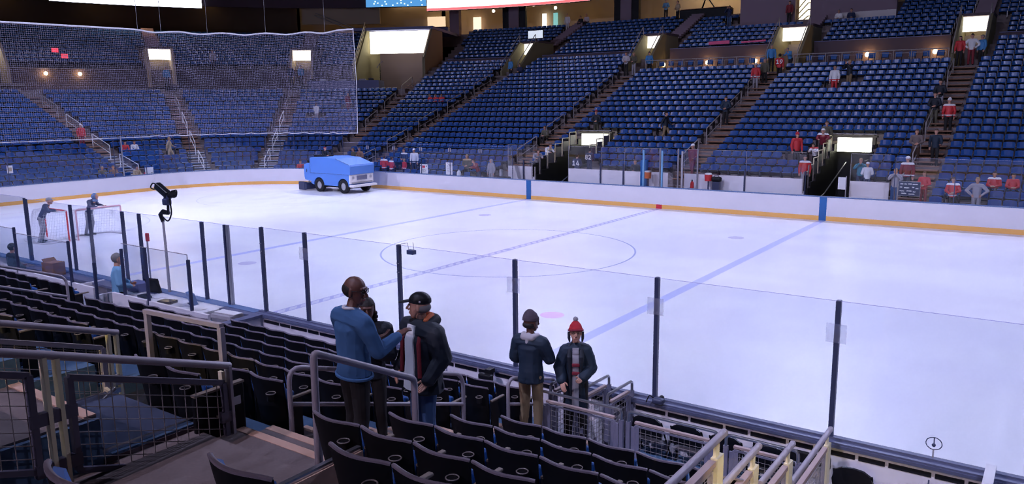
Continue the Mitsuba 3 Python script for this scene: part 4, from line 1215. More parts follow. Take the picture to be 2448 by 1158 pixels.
for q, (x, y, w, d, h, c, a, lab) in enumerate([(-0.60, -13.25, .34, .08, .34, 'black', .2, 'upright black monitor on the timekeeper table'), (1.05, -13.35, .40, .10, .24, 'cap', -.35, 'tilted dark screen on the right of the timekeeper table'), (0.55, -13.62, .36, .22, .06, 'blackgloss', .3, 'flat black keyboard box on the table'), (-0.35, -13.62, .34, .20, .05, 'black', -.2, 'low black console on the left of the table'), (-1.15, -13.3, .5, .3, .20, 'stage', 0, 'purple grey box beside the man in the light blue shirt')]):
    c_ = thing('table_device', lab, 'device')
    part(c_, 'case', cbx((x, y, 1.045 + h / 2), (w, d, h), rz=a, rx=0.25 if h > .2 else 0), M[c])
    part(c_, 'foot', cbx((x, y, 1.045), (w * 0.6, d + 0.05, 0.012), rz=a), M['post'])
c_ = thing('pizza_box', 'pale flat box lying on the ledge below a bright strip right of the table', 'box')
part(c_, 'tray', cbx((2.55, -13.55, 1.05), (0.62, 0.34, 0.07), rz=0.08), M['greylight'])
part(c_, 'lid', cbx((2.55, -13.50, 1.10), (0.60, 0.22, 0.015), rz=0.08), M['white'])
c_ = thing('water_jug', 'bluish plastic jug standing in the box below the ledge', 'jug')
part(c_, 'body', tube([(2.25, -13.75, 0.5), (2.25, -13.75, 0.85), (2.25, -13.75, 0.95)], [0.10, 0.10, 0.04], 12), M['shirtblue'], smooth=40)
part(c_, 'cap', tube([(2.25, -13.75, 0.95), (2.25, -13.75, 1.0)], 0.04, 10), M['white'])
c_ = thing('goal_judge_light', 'thin stand with a small red lamp beside a penalty box post', 'lamp stand')
part(c_, 'stem', tube([(-1.38, -12.85, 1.05), (-1.38, -12.85, 2.30)], 0.02, 6), M['greylight'])
part(c_, 'lamp', rbx((-1.36, -12.85, 2.22), (0.10, 0.06, 0.20), 0.02), M['red'])
c_ = thing('cardboard_box', 'brown cardboard box on the counter behind the man in the dark coat', 'box')
part(c_, 'carton', cbx((-4.75, -13.5, 1.20), (0.42, 0.34, 0.34), rz=0.2), M['wood'])
part(c_, 'flap', cbx((-4.95, -13.5, 1.40), (0.12, 0.34, 0.02), rz=0.2, ry=0.7), M['wood'])
# robotic camera on its pole
rc = thing('robotic_camera', 'black remote camera on a tall thin pole above the timekeeper table', 'camera')
X, Y = -0.28, -13.05
part(rc, 'pole', tube([(X, Y, 1.04), (X, Y, 2.0), (X - 0.02, Y, 2.72)], [0.035, 0.03, 0.026], 8), M['greylight'], smooth=50)
part(rc, 'elbow', cat_([tube([(X - 0.02, Y, 2.70), (X - 0.10, Y, 2.86), (X + 0.02, Y, 2.93), (X + 0.22, Y, 2.92)], [0.04, 0.05, 0.06, 0.05], 8), tube([(X + 0.22, Y, 2.90), (X + 0.24, Y, 3.12)], 0.03, 8)]), M['blackgloss'], smooth=50)
part(rc, 'mount', cat_([rbx((X + 0.20, Y, 3.17), (0.18, 0.14, 0.15), 0.03), rbx((X + 0.24, Y, 3.29), (0.16, 0.12, 0.14), 0.03)]), M['post'])
bd = rbx((0, 0, 0), (0.50, 0.15, 0.17), 0.04)
bd.apply_transform(trimesh.transformations.rotation_matrix(0.45, (0, 1, 0)))
part(rc, 'body', bd.apply_translation((X + 0.08, Y, 3.42)), M['blackgloss'])
part(rc, 'lens_hood', tube([(X + 0.33, Y, 3.32), (X + 0.50, Y, 3.36)], [0.06, 0.085], 10), M['black'])
part(rc, 'cable', cat_([pipe([(X - 0.1, Y, 3.52), (X - 0.30, Y, 3.58), (X - 0.42, Y, 3.46), (X - 0.30, Y, 3.42), (X - 0.12, Y, 3.46)], 0.014, 0.1, 6), pipe([(X + 0.32, Y, 3.25), (X + 0.36, Y, 2.90), (X + 0.18, Y, 2.70), (X - 0.02, Y, 2.82)], 0.016, 0.15, 6), pipe([(X + 0.42, Y, 3.42), (X + 0.62, Y, 3.46), (X + 0.62, Y, 3.36), (X + 0.50, Y, 3.34)], 0.014, 0.06, 6)]), M['black'], smooth=50)

# ================================================================= PLAYERS' BENCHES AND TUNNELS ON THE FAR SIDE
pbn = thing('bench_wall', 'white wall with glass above it behind the players benches', 'bench wall')
for a, b in ((-10.7, -8.80), (-6.55, -4.5), (-4.45, -3.1), (-3.05, -2.1), (-1.6, -0.55), (0.36, 3.5), (3.55, 6.38), (8.35, 10.0)):
    part(pbn, 'panel', bx(a, b, 15.14, 15.20, 0.0, 1.58), M['board'])
for a, b in ((-10.7, -8.80), (-6.55, -4.5), (-4.45, -3.1), (-3.05, -0.55), (0.36, 3.5), (3.55, 6.38), (8.35, 10.0)):
    part(pbn, 'pane', pane_mesh((a, 15.17), (b, 15.17), 1.58, 2.82), 'mat_glass')
    part(pbn, 'pane_edge', cat_([beam((a, 15.17, 2.82), (b, 15.17, 2.82), 0.015, 0.015), beam((a, 15.17, 1.58), (a, 15.17, 2.82), 0.02, 0.02)]), M['greylight'])
for x in (-9.55, -4.47, -3.08, 3.52, 6.4):
    part(pbn, 'post', bx(x - 0.03, x + 0.03, 15.05, 15.13, 0.6, 1.95), M['post'])
obj('blue_bench_post', rbx((-1.85, 15.05, 1.1), (0.36, 0.2, 2.2), 0.03), M['blueline'], 'thick blue padded post between the two players benches', 'post')
dv = thing('bench_divider', 'pair of clear panels and pale posts dividing the two players benches', 'divider')
for x in (-0.95, 0.05, 1.1):
    part(dv, 'pane', pane_mesh((x, 13.1), (x, 15.1), 1.0, 2.85), 'mat_glass')
    part(dv, 'post', bx(x - 0.04, x + 0.04, 13.06, 13.14, 0.6, 2.85), M['shirtblue'] if x < 0.5 else M['greylight'])
    part(dv, 'post', bx(x - 0.03, x + 0.03, 15.02, 15.1, 0.6, 2.85), M['greylight'])
for q, (a, b) in enumerate(((-6.4, -2.2), (0.6, 6.2))):
    bn = thing('players_bench', ['long dark blue players bench left of the blue post', 'long dark blue players bench right of the dividing panels'][q], 'bench')
    part(bn, 'seat', rbx(((a + b) / 2, 14.5, 0.75), (b - a, 0.4, 0.06), 0.02), M['benchpad'])
    for x in np.linspace(a + 0.2, b - 0.2, 4):
        part(bn, 'leg', bx(x - 0.03, x + 0.03, 14.4, 14.6, 0, 0.72), M['post'])
for q, (x, z, c, lab) in enumerate([(1.86, 1.32, 'red', 'red drinks cooler with a white lid on a stand behind the right hand bench'), (-1.42, 1.30, 'orange', 'orange drinks cooler with a white lid beside the blue post')]):
    c_ = thing('drinks_cooler', lab, 'cooler')
    part(c_, 'body', tube([(x, 14.6, z), (x, 14.6, z + 0.32)], [0.17, 0.19], 12), M[c], smooth=40)
    part(c_, 'lid', tube([(x, 14.6, z + 0.32), (x, 14.6, z + 0.39)], [0.19, 0.16], 12), M['white'], smooth=40)
    part(c_, 'stand', tube([(x, 14.6, 0.0), (x, 14.6, z)], 0.035, 6), M['post'])
c_ = thing('equipment_bag', 'black equipment bag beside the red drinks cooler', 'bag')
part(c_, 'body', rbx((2.28, 14.62, 1.42), (0.5, 0.28, 0.26), 0.1), M['black'])
part(c_, 'handle', pipe([(2.15, 14.62, 1.53), (2.2, 14.62, 1.62), (2.36, 14.62, 1.62), (2.41, 14.62, 1.53)], 0.015, 0.04, 6), M['black'])
part(c_, 'bag_stand', bx(2.1, 2.45, 14.5, 14.75, 0, 1.3), M['post'])
c_ = thing('spray_bottle', 'small red bottle at the foot of the bench wall', 'bottle')
part(c_, 'body', tube([(1.1, 14.4, 0.95), (1.1, 14.4, 1.2), (1.1, 14.4, 1.28)], [0.09, 0.09, 0.04], 10), M['red'], smooth=40)
part(c_, 'cap', tube([(1.1, 14.4, 1.28), (1.1, 14.4, 1.36)], 0.035, 8), M['black'])
part(c_, 'shelf', bx(0.9, 1.3, 14.2, 14.6, 0.0, 0.95), M['greylight'])
for q, (u0, lab) in enumerate(((-8.75, 'left'), (6.45, 'right'))):
    u1 = u0 + (2.15 if q == 0 else 1.9)
    t = thing('players_tunnel', f'tunnel with a glowing white header behind the {lab} hand players bench', 'tunnel')
    for sx in (u0, u1):
        part(t, 'side_wall', side_wall(sx - 0.05, sx + 0.05, [(15.2, -0.05), (15.2, rowf(2) + 0.2)] + sum([[(rowd(k) + 0.05, rowf(k) + 0.2), (rowd(k) + 0.05, rowf(k + 1) + 0.2)] for k in range(2, 8)], []) + [(20.95, rowf(8) + 0.2), (20.95, -0.05)]), M['black'])
    part(t, 'floor_mat', bx(u0, u1, 13.2, 21.0, 0.0, 0.04), M['black'] if q else M['treadblue'])
    part(t, 'dark_opening', bx(u0, u1, 20.75, 20.85, 0.0, 2.6), M['black'])
    k = part(t, 'header_light', bx(u0 + 0.12, u1 - 0.1, 20.2, 20.5, 2.58, 3.30), M['white'], label='glowing white header')
    scene[k]['emitter'] = emit((3.6, 3.6, 2.6))
    part(t, 'header_frame', cat_([bx(u0 - 0.1, u1 + 0.1, 20.15, 20.6, 3.32, 3.42), bx(u1 - 0.1, u1 + 0.05, 20.1, 20.5, 2.5, 3.35)]), M['wallyellow'])
    part(t, 'header_rail', tube([(u0 - 0.1, 20.1, 3.5), (u1 + 0.1, 20.1, 3.5)], 0.03, 6), M['chrome'])
    for sx, nm in ((u0 - 0.1, 'left'), (u1 + 0.1, 'right')):
        for k in range(2, 8):
            if nm == 'right' and (k < 5 or q == 1):
                continue
            g = thing('tunnel_railing', f'stepped tunnel railing on the {nm} flank of the {lab} hand far tunnel, {ORD[k - 2]} step up', 'railing', 'stepped railings of the far tunnels')
            ya, yb, z = rowd(k) - 0.75, rowd(k) + 0.02, rowf(k) + 0.98
            part(g, 'frame', pipe([(sx, ya, rowf(k)), (sx, ya, z), (sx, yb, z), (sx, yb, rowf(k))], 0.028, 0.04, 6), M['cream'] if k > 3 else M['railfar'])
            part(g, 'infill', bx(sx - 0.012, sx + 0.012, ya + 0.08, yb - 0.08, rowf(k) + 0.1, z - 0.18), M['darkrail'] if k > 3 else M['black'])
    h = thing('tunnel_handrail', f'thin bent handrail inside the {lab} hand far tunnel', 'handrail')
    if q == 0:
        part(h, 'bar', pipe([(u1 - 0.15, 15.6, 1.35), (u1 - 0.3, 16.0, 1.2), (u1 - 1.0, 16.2, 0.72), (u1 - 1.35, 15.6, 0.45)], 0.03, 0.1, 6), M['chrome'])
    else:
        part(h, 'bar', pipe([(u0 + 0.75, 19.5, 2.1), (u0 + 0.5, 16.5, 0.8), (u0 + 0.3, 14.5, 0.35)], 0.03, 0.1, 6), M['chrome'])
c_ = thing('leaning_board', 'pale grey plank leaning against the end of the left bench wall', 'board')
part(c_, 'plank', beam((-9.75, 14.6, 1.65), (-8.95, 14.25, 0.0), 0.2, 0.05), M['greylight'])
part(c_, 'edge', beam((-9.83, 14.55, 1.65), (-9.05, 14.2, 0.02), 0.03, 0.06), M['white'])
c_ = thing('black_tub', 'low black tub with a metal canister in front of the left bench end', 'tub')
part(c_, 'tub', rbx((-9.9, 13.6, 1.0), (0.8, 0.4, 0.22), 0.08), M['black'])
part(c_, 'canister', tube([(-10.15, 13.65, 1.1), (-10.15, 13.65, 1.42), (-10.15, 13.65, 1.5)], [0.1, 0.1, 0.06], 10), M['chrome'], smooth=40)
part(c_, 'stand', bx(-10.25, -9.55, 13.45, 13.75, 0, 0.92), M['cap'])
c_ = thing('white_flag', 'white cloth hanging at the right wall of the right hand far tunnel', 'cloth')
part(c_, 'cloth', bx(8.0, 8.33, 14.45, 14.49, 1.25, 1.80), M['white'])
part(c_, 'pole', tube([(8.34, 14.47, 0.0), (8.34, 14.47, 1.85)], 0.025, 6), M['greylight'])
# paper posters held against the far glass
def poster(p, w, h, rz, lab, fn=None):
    c_ = thing('paper_poster', lab, 'poster')
    b = np.eye(4)
    b[:2, :2] = [[math.cos(rz), -math.sin(rz)], [math.sin(rz), math.cos(rz)]]
    b[:3, 3] = p
    part(c_, 'sheet', bx(-w / 2, w / 2, -0.004, 0.004, -h / 2, h / 2).apply_transform(b), M['poster'])
    for mm, ms in (fn or []):
        part(c_, 'print', cat_([bx(x0, x1, -0.012, -0.004, z0, z1) for x0, x1, z0, z1 in ms]).apply_transform(b), M[mm])
    return c_, b


def lines(x0, x1, z, n, dz):
    return [(x0, x1 - (0.1 * (q % 2)), z - q * dz, z - q * dz + 0.012) for q in range(n)]


poster((-15.5, 13.09, 1.36), 0.62, 0.56, 0.0, 'white paper poster with a small red block on the far glass', [('red', [(-0.12, 0.1, 0.06, 0.2)]), ('black', [(-0.28, -0.2, 0.16, 0.22), (0.18, 0.26, 0.14, 0.2)] + lines(-0.2, 0.22, -0.02, 4, 0.05))])
c_, b_ = poster((-13.52, 13.09, 1.45), 0.50, 0.72, 0.0, 'taller white paper poster with large pencil lettering on the far glass', [('greylight', lines(-0.18, 0.18, 0.04, 5, 0.06))])
tm = meshkit.text_mesh('20', 0.2, 0.006)
tm.apply_transform(trimesh.transformations.rotation_matrix(PI / 2, (1, 0, 0))).apply_translation((-0.17, -0.006, 0.11)).apply_transform(b_)
part(c_, 'lettering', tm, M['greylight'])
poster((-19.95, 13.09, 1.36), 0.42, 0.55, 0.0, 'small white paper on the far glass behind the resurfacer', [('greylight', lines(-0.12, 0.12, 0.1, 3, 0.08))])
poster((*on(13.12, -88.5), 1.27), 0.55, 0.42, heading(-88.5), 'white paper poster on the curved end glass left of the net pole', [('black', [(0.12, 0.2, -0.16, -0.12)])])
poster((*on(13.12, -97.8), 1.95), 0.30, 0.42, heading(-98), 'pale yellow paper at the left edge of the end glass', [('tan', [(-0.1, 0.1, -0.1, 0.1)])])
poster((10.95, 14.2, 1.45), 0.85, 0.62, 0.0, 'dark poster with white scribbled lettering behind the glass at the right', [('navy', [(-0.42, 0.42, -0.30, 0.30)])])
k = part('paper_poster_005', 'scribble', cat_([bx(10.95 + x - w, 10.95 + x + w, 14.178, 14.186, 1.45 + z - 0.018, 1.45 + z + 0.018) for x, z, w in [(-0.3, .2, .06), (-.15, .2, .04), (0.02, .21, .07), (0.22, .2, .1), (-.32, .06, .05), (-.1, .04, .1), (.15, .07, .04), (.3, .02, .06), (-.28, -.1, .09), (0.0, -.09, .1), (.2, -.12, .05), (-.2, -.2, .1), (.1, -.22, .12)]]), M['white'])
ml = thing('milk_jug', 'small white jug on the ledge beside the taller poster', 'jug')
part(ml, 'body', tube([(-12.88, 13.2, 1.07), (-12.88, 13.2, 1.25), (-12.88, 13.2, 1.36)], [0.13, 0.12, 0.05], 10), M['white'], smooth=40)
part(ml, 'cap', tube([(-12.88, 13.2, 1.36), (-12.88, 13.2, 1.41)], 0.045, 8), M['greylight'])

# ---------------------------------------------------------------- the safety net above the end glass
sn = thing('safety_net', 'pale safety net hanging from a rope in front of the whole end stand', 'net')
S0, S1 = -108.0, 1.3
st_ = [s for s in stations(S0, S1)]
zb = lambda s: 3.40
zt = lambda s: 9.86 + 0.06 * math.cos(s * 0.35)
def cords():
    """Square cords of the netting, each a thin three sided tube."""
    V, F = [], []
    def seg(a, b, r):
        d = (b - a) / np.linalg.norm(b - a)
        u = np.array([0, 0, 1.0]) if abs(d[2]) < 0.5 else np.array([1.0, 0, 0])
        x = np.cross(d, u)
        x /= np.linalg.norm(x)
        y = np.cross(d, x)
        n = len(V)
        for p in (a, b):
            for t in (0.0, 2.094, 4.189):
                V.append(p + r * (math.cos(t) * x + math.sin(t) * y))
        for k in range(3):
            q = (k + 1) % 3
            F.extend([[n + k, n + q, n + 3 + q], [n + k, n + 3 + q, n + 3 + k]])
    R = 0.0052
    L0, L1 = arc(13.12, S0), arc(13.12, S1)
    for L in np.arange(L0, L1, 0.11):
        s = sta(13.12, L)
        p = on(13.12, s)
        seg(np.array([*p, zb(s)]), np.array([*p, zt(s)]), R)
    for f in np.linspace(0, 1, 60)[1:-1]:
        for s, t in zip(st_, st_[1:]):
            seg(np.array([*on(13.12, s), zb(s) + (zt(s) - zb(s)) * f]), np.array([*on(13.12, t), zb(t) + (zt(t) - zb(t)) * f]), R)
    return trimesh.Trimesh(np.array(V), np.array(F), process=False)


part(sn, 'netting', cords(), M['cord'], kind='stuff')
part(sn, 'top_rope', tube([(*on(13.12, s), zt(s)) for s in st_], 0.055, 6), M['white'], smooth=60)
part(sn, 'bottom_rope', tube([(*on(13.12, s), zb(s) + 0.04 * math.sin(s * 0.8)) for s in st_], 0.022, 5), M['white'], smooth=60)
part(sn, 'side_rope', tube([(*on(13.12, S1), zb(S1)), (*on(13.10, S1 + 0.12), 6.5), (*on(13.12, S1), zt(S1))], 0.025, 5), M['white'], smooth=60)
for s in (-97.5, -88.0, -78.5, -60.0, -36.0, -8.0):
    part(sn, 'cable', tube([(*on(13.12, s), zt(s)), (*on(13.12, s), 26.98)], 0.012, 5), M['grey'])

# ---------------------------------------------------------------- ice resurfacer
rs = thing('ice_resurfacer', 'blue ice resurfacing machine with a white front grille driving along the far boards', 'ice resurfacer')
RT = np.eye(4)
RT[:3, 3] = (-20.0, 10.62, 0)
W = lambda mm: mm.apply_transform(RT)


def xz(pts, y0, y1):
    m = trimesh.creation.extrude_polygon(Polygon(pts), y1 - y0, engine='earcut')
    m.apply_transform(np.array([[1, 0, 0, 0], [0, 0, 1, y0], [0, 1, 0, 0], [0, 0, 0, 1.0]]))
    return m


def arch(cx, r, z0=0.0, n=10):
    return [(cx + r * math.cos(t), 0.42 + r * math.sin(t)) for t in np.linspace(0.0, PI, n)]


lower = [(1.62, 1.13), (1.62, 0.42)] + [(1.10 + 0.52, 0.42)] + arch(1.10, 0.47)[0:] + [(0.45, 0.42)] + [(-0.45, 0.42)] + arch(-1.0, 0.47) + [(-1.7, 0.5), (-1.7, 1.13)]
part(rs, 'hopper', W(xz([(-1.72, 1.15), (-1.72, 2.02), (-1.62, 2.08), (-0.5, 2.12), (0.55, 2.06), (1.70, 1.72), (1.78, 1.62), (1.74, 1.14)], -1.0, 1.0)), M['resblue'])
part(rs, 'lower_body', W(xz(lower, -0.97, 0.97)), M['resblue'])
part(rs, 'seam', W(xz([(-1.72, 1.125), (1.66, 1.125), (1.66, 1.15), (-1.72, 1.15)], -0.985, 0.985)), M['cap'])
part(rs, 'rear_cab', W(xz([(-1.70, 0.62), (-2.28, 0.70), (-2.34, 0.9), (-2.34, 1.62), (-2.05, 1.72), (-1.70, 1.72)], -0.95, 0.95)), M['resblue'])
part(rs, 'driver_seat', W(rbx((-1.55, 0.0, 2.10), (0.95, 0.8, 0.16), 0.06)), M['black'])
part(rs, 'steering_wheel', W(tube([(-1.95 + 0.16 * math.cos(t), -0.35 + 0.16 * math.sin(t), 1.86) for t in np.linspace(0, 2 * PI, 13)[:-1]], 0.02, 6, closed=True)), M['black'])
part(rs, 'control_box', W(rbx((-2.1, -0.6, 1.78), (0.3, 0.3, 0.16), 0.04)), M['black'])
part(rs, 'front_panel', W(rbx((1.66, 0, 0.86), (0.10, 1.94, 0.56), 0.03)), M['grille'], label='white front panel')
part(rs, 'bumper', W(rbx((1.82, 0, 0.46), (0.36, 1.98, 0.14), 0.03)), M['grille'])
part(rs, 'bumper_bar', W(cat_([bx(1.68, 1.76, -0.85, 0.85, 0.60 + 0.06 * q, 0.625 + 0.06 * q) for q in range(2)])), M['greylight'])
gr = part(rs, 'grille', W(bx(1.70, 1.73, -0.42, 0.42, 0.80, 1.06)), M['stage'])
for q in range(6):
    partc(gr, 'slat', shape(W(bx(1.725, 1.74, -0.41, 0.41, 0.815 + 0.042 * q, 0.828 + 0.042 * q)), M['greylight']))
for y in (-0.72, 0.72):
    part(rs, 'headlamp', W(tube([(1.70, y, 0.95), (1.735, y, 0.95)], 0.09, 10)), M['greylight'])
for x, y in ((1.10, -0.86), (-1.0, -0.86), (1.10, 0.86), (-1.0, 0.86)):
    w = part(rs, 'wheel', W(trimesh.creation.revolve(np.array([(0.24, -0.13), (0.37, -0.13), (0.415, -0.09), (0.415, 0.09), (0.37, 0.13), (0.24, 0.13), (0.24, -0.13)]), sections=20).apply_transform(trimesh.transformations.rotation_matrix(PI / 2, (1, 0, 0))).apply_translation((x, y, 0.415))), M['tyre'], smooth=40)
    sg = -1 if y < 0 else 1
    h = part(w, 'hub', W(trimesh.creation.revolve(np.array([(0.0, 0.06), (0.10, 0.08), (0.14, 0.03), (0.22, 0.02), (0.25, 0.10), (0.245, 0.0), (0.0, 0.0)]), sections=18).apply_transform(trimesh.transformations.rotation_matrix(-sg * PI / 2 * -1 if sg < 0 else -PI / 2, (1, 0, 0))).apply_translation((x, y + sg * 0.05, 0.415))), M['hub'], smooth=30)
part(rs, 'chassis', W(cat_([bx(-1.6, 1.5, -0.7, 0.7, 0.30, 0.48)])), M['black'])
cd_ = part(rs, 'conditioner', W(cat_([rbx((-2.35, 0, 0.28), (0.50, 2.1, 0.42), 0.05), rbx((-2.50, -0.98, 0.30), (0.55, 0.22, 0.50), 0.04)])), M['post'], label='dark blue conditioner box trailing behind')
part(rs, 'lift_arm', W(cat_([tube([(-1.6, y, 0.65), (-2.0, y, 0.72), (-2.35, y, 0.45)], 0.05, 6) for y in (-0.7, 0.7)])), M['cream'])
part(rs, 'hopper_edge', W(cat_([beam((0.55, -1.0, 2.06), (1.70, -1.0, 1.72), 0.02, 0.02), beam((-1.72, -1.0, 1.15), (-1.72, -1.0, 2.02), 0.02, 0.02)])), M['cap'])
part(rs, 'handle', W(bx(-2.10, -2.07, -0.97, -0.955, 1.18, 1.34)), M['black'])

# ---------------------------------------------------------------- goals waiting on the ice
def goal(lab, x, y, rz, col):
    g = thing('goal', lab, 'goal')
    m = np.eye(4)
    m[:2, :2] = [[math.cos(rz), -math.sin(rz)], [math.sin(rz), math.cos(rz)]]
    m[:3, 3] = (x, y, 0)
    t = lambda mm: mm.apply_transform(m)      # mouth along local y from -0.915 to 0.915, back towards -x
    part(g, 'front_frame', t(pipe([(0, -0.915, 0), (0, -0.915, 1.22), (0, 0.915, 1.22), (0, 0.915, 0)], 0.032, 0.06, 8)), M[col], smooth=50)
    part(g, 'top_frame', t(pipe([(0, -0.915, 1.22), (-0.45, -0.85, 1.20), (-0.55, 0, 1.20), (-0.45, 0.85, 1.20), (0, 0.915, 1.22)], 0.028, 0.1, 6)), M['white'], smooth=50)
    part(g, 'base_frame', t(pipe([(0, -0.915, 0.03), (-0.9, -0.95, 0.03), (-1.1, 0, 0.03), (-0.9, 0.95, 0.03), (0, 0.915, 0.03)], 0.03, 0.3, 6)), M['white'], smooth=50)
    ws = []
    path = [(-0.0, -0.915), (-0.5, -0.9), (-0.78, -0.5), (-0.82, 0.0), (-0.78, 0.5), (-0.5, 0.9), (0.0, 0.915)]
    path = np.array(path)
    for z in np.arange(0.1, 1.2, 0.11):
        f = 1.25 - 0.35 * z
        q = path * [f, 1]
        ws += [beam((*a, z), (*b, z), 0.007, 0.007) for a, b in zip(q, q[1:])]
    for a, b in zip(path, path[1:]):
        for s in np.arange(0, 1, 0.2):
            p = a + (b - a) * s
            ws.append(beam((p[0] * 1.25, p[1], 0.03), (p[0] * 0.82, p[1], 1.2), 0.007, 0.007))
    for y in np.arange(-0.8, 0.81, 0.16):
        ws.append(beam((0, y, 1.22), (-0.5, y, 1.2), 0.007, 0.007))
    part(g, 'netting', t(cat_(ws)), M['net'], kind='stuff')
    part(g, 'skirt', t(cat_([beam((0, -0.9, 1.19), (0, 0.9, 1.19), 0.02, 0.05)])), M['white'])


goal('goal facing the camera that the worker in the dark hood leans on', -15.87, -6.53, 0.0, 'pinkpale')
goal('goal turned sideways that the worker in the grey cap leans on', -16.9, -7.75, PI / 2, 'red')

# ================================================================= PEOPLE
# Figures are laid out at 1.75 m, feet on z = 0, facing +y (right hand side at +x).
def sph(c, r, n):
    r = (r, r, r) if np.isscalar(r) else r
    return n * np.asarray(r) + np.asarray(c, float)


_ICO = {0: trimesh.creation.icosphere(subdivisions=0).vertices, 1: trimesh.creation.icosphere(subdivisions=1).vertices, 2: trimesh.creation.icosphere(subdivisions=2).vertices}


def chain(js, q=1):
    """Hulls of the spheres at successive joints [(centre, radius)]."""
    n = _ICO[q]
    return [m3.Manifold.hull_points(np.vstack([sph(*a, n), sph(*b, n)])) for a, b in zip(js, js[1:])]


def rotz_(v, a):
    c, s = math.cos(a), math.sin(a)
    return np.array([v[0] * c - v[1] * s, v[0] * s + v[1] * c, v[2]])


class Pose:
    """Joint positions; arms as (elbow, wrist, hand direction) for left and right, legs as (knee, ankle, toe direction)."""

    def __init__(s, aL=None, aR=None, lL=None, lR=None, pel=(0, 0, .95), chest=(0, 0, 1.31), neck=(0, .005, 1.49), head=(0, .03, 1.625), yaw=0.0, pitch=0.0, sh=0.185, shz=1.425, wide=1.0):
        s.pel, s.chest, s.neck, s.head = (np.array(v, float) for v in (pel, chest, neck, head))
        s.yaw, s.pitch, s.wide = yaw, pitch, wide
        lean = s.chest - np.array([0, 0, 1.31])
        s.shL, s.shR = np.array([-sh * wide, 0, shz]) + lean, np.array([sh * wide, 0, shz]) + lean
        s.aL = [np.array(v, float) for v in (aL or ((-.25, -.02, 1.14), (-.24, .08, .90), (0, .25, -1)))]
        s.aR = [np.array(v, float) for v in (aR or ((.25, -.02, 1.14), (.24, .08, .90), (0, .25, -1)))]
        s.lL = [np.array(v, float) for v in (lL or ((-.10, .02, .50), (-.11, -.02, .09), (-.15, 1, 0)))]
        s.lR = [np.array(v, float) for v in (lR or ((.10, .02, .50), (.11, -.02, .09), (.15, 1, 0)))]
        s.hipL, s.hipR = s.pel + [-.09, 0, -.04], s.pel + [.09, 0, -.04]


POSES = {
    'stand': Pose(),
    'front': Pose(aL=((-.27, .02, 1.16), (-.10, .24, 1.08), (.8, .5, .1)), aR=((.27, .02, 1.16), (.10, .24, 1.05), (-.8, .5, .1))),
    'walk': Pose(aL=((-.25, .10, 1.16), (-.22, .30, 1.02), (0, .8, .1)), aR=((.25, -.12, 1.16), (.25, -.16, .92), (0, .1, -1)), lL=((-.10, .20, .52), (-.10, .26, .10), (0, 1, 0)), lR=((.10, -.06, .49), (.10, -.32, .12), (0, 1, -.2))),
    'lean': Pose(aL=((-.27, .26, 1.20), (-.20, .50, 1.16), (.2, 1, 0)), aR=((.27, .26, 1.20), (.20, .50, 1.16), (-.2, 1, 0)), chest=(0, .18, 1.27), neck=(0, .27, 1.43), head=(0, .34, 1.54), pitch=.1, lL=((-.11, .06, .50), (-.12, -.04, .09), (-.1, 1, 0)), lR=((.11, .00, .50), (.12, -.12, .09), (.1, 1, 0))),
    'photo': Pose(aL=((-.27, .20, 1.28), (-.06, .30, 1.52), (.4, .3, .8)), aR=((.27, .20, 1.28), (.06, .30, 1.52), (-.4, .3, .8))),
    'hips': Pose(aL=((-.40, -.06, 1.18), (-.20, .06, 1.00), (.6, .4, -.6)), aR=((.40, -.06, 1.18), (.20, .06, 1.00), (-.6, .4, -.6))),
    'sit': Pose(pel=(0, 0, .50), chest=(0, .04, .86), neck=(0, .06, 1.04), head=(0, .10, 1.175), lL=((-.12, .45, .53), (-.12, .46, .09), (-.1, 1, 0)), lR=((.12, .45, .53), (.12, .46, .09), (.1, 1, 0)), shz=1.425, aL=((-.25, .10, .70), (-.10, .34, .66), (.6, .6, 0)), aR=((.25, .10, .70), (.10, .34, .66), (-.6, .6, 0))),
}


def hand(w, d, inward, q, spread=0.0):
    """Palm, four fingers and a thumb at wrist w, fingers along d, thumb towards inward."""
    d = d / np.linalg.norm(d)
    t = inward - d * (inward @ d)
    t /= np.linalg.norm(t)
    nrm = np.cross(d, t)
    out = chain([(w, .024), (w + d * .045 + t * .018, .017), (w + d * .085 + t * .026, .013)], q) + chain([(w, .022), (w + d * .045 - t * .018, .016), (w + d * .080 - t * .026, .012)], q) + chain([(w + d * .04, .022), (w + d * .085, .013)], q)
    curl = nrm * (-.012)
    for k, ln in ((.026, .068), (.009, .078), (-.009, .072), (-.026, .056)):
        b = w + d * .085 + t * k
        m = b + d * ln * .55 + curl * .6 + t * k * spread
        out += chain([(b, .0105), (m, .0095), (m + d * ln * .42 + curl * 1.8, .0075)], q)
    b = w + d * .03 + t * .028
    out += chain([(b, .013), (b + t * .030 + d * .026, .0115), (b + t * .036 + d * .058 + curl, .009)], q)
    return out


def head_frame(p):
    def f(v):
        x, y, z = (q * 1.10 for q in v)
        c, s = math.cos(p.pitch), math.sin(p.pitch)
        y, z = y * c - z * s, y * s + z * c
        return p.head + rotz_((x, y, z + .012), p.yaw)
    return f


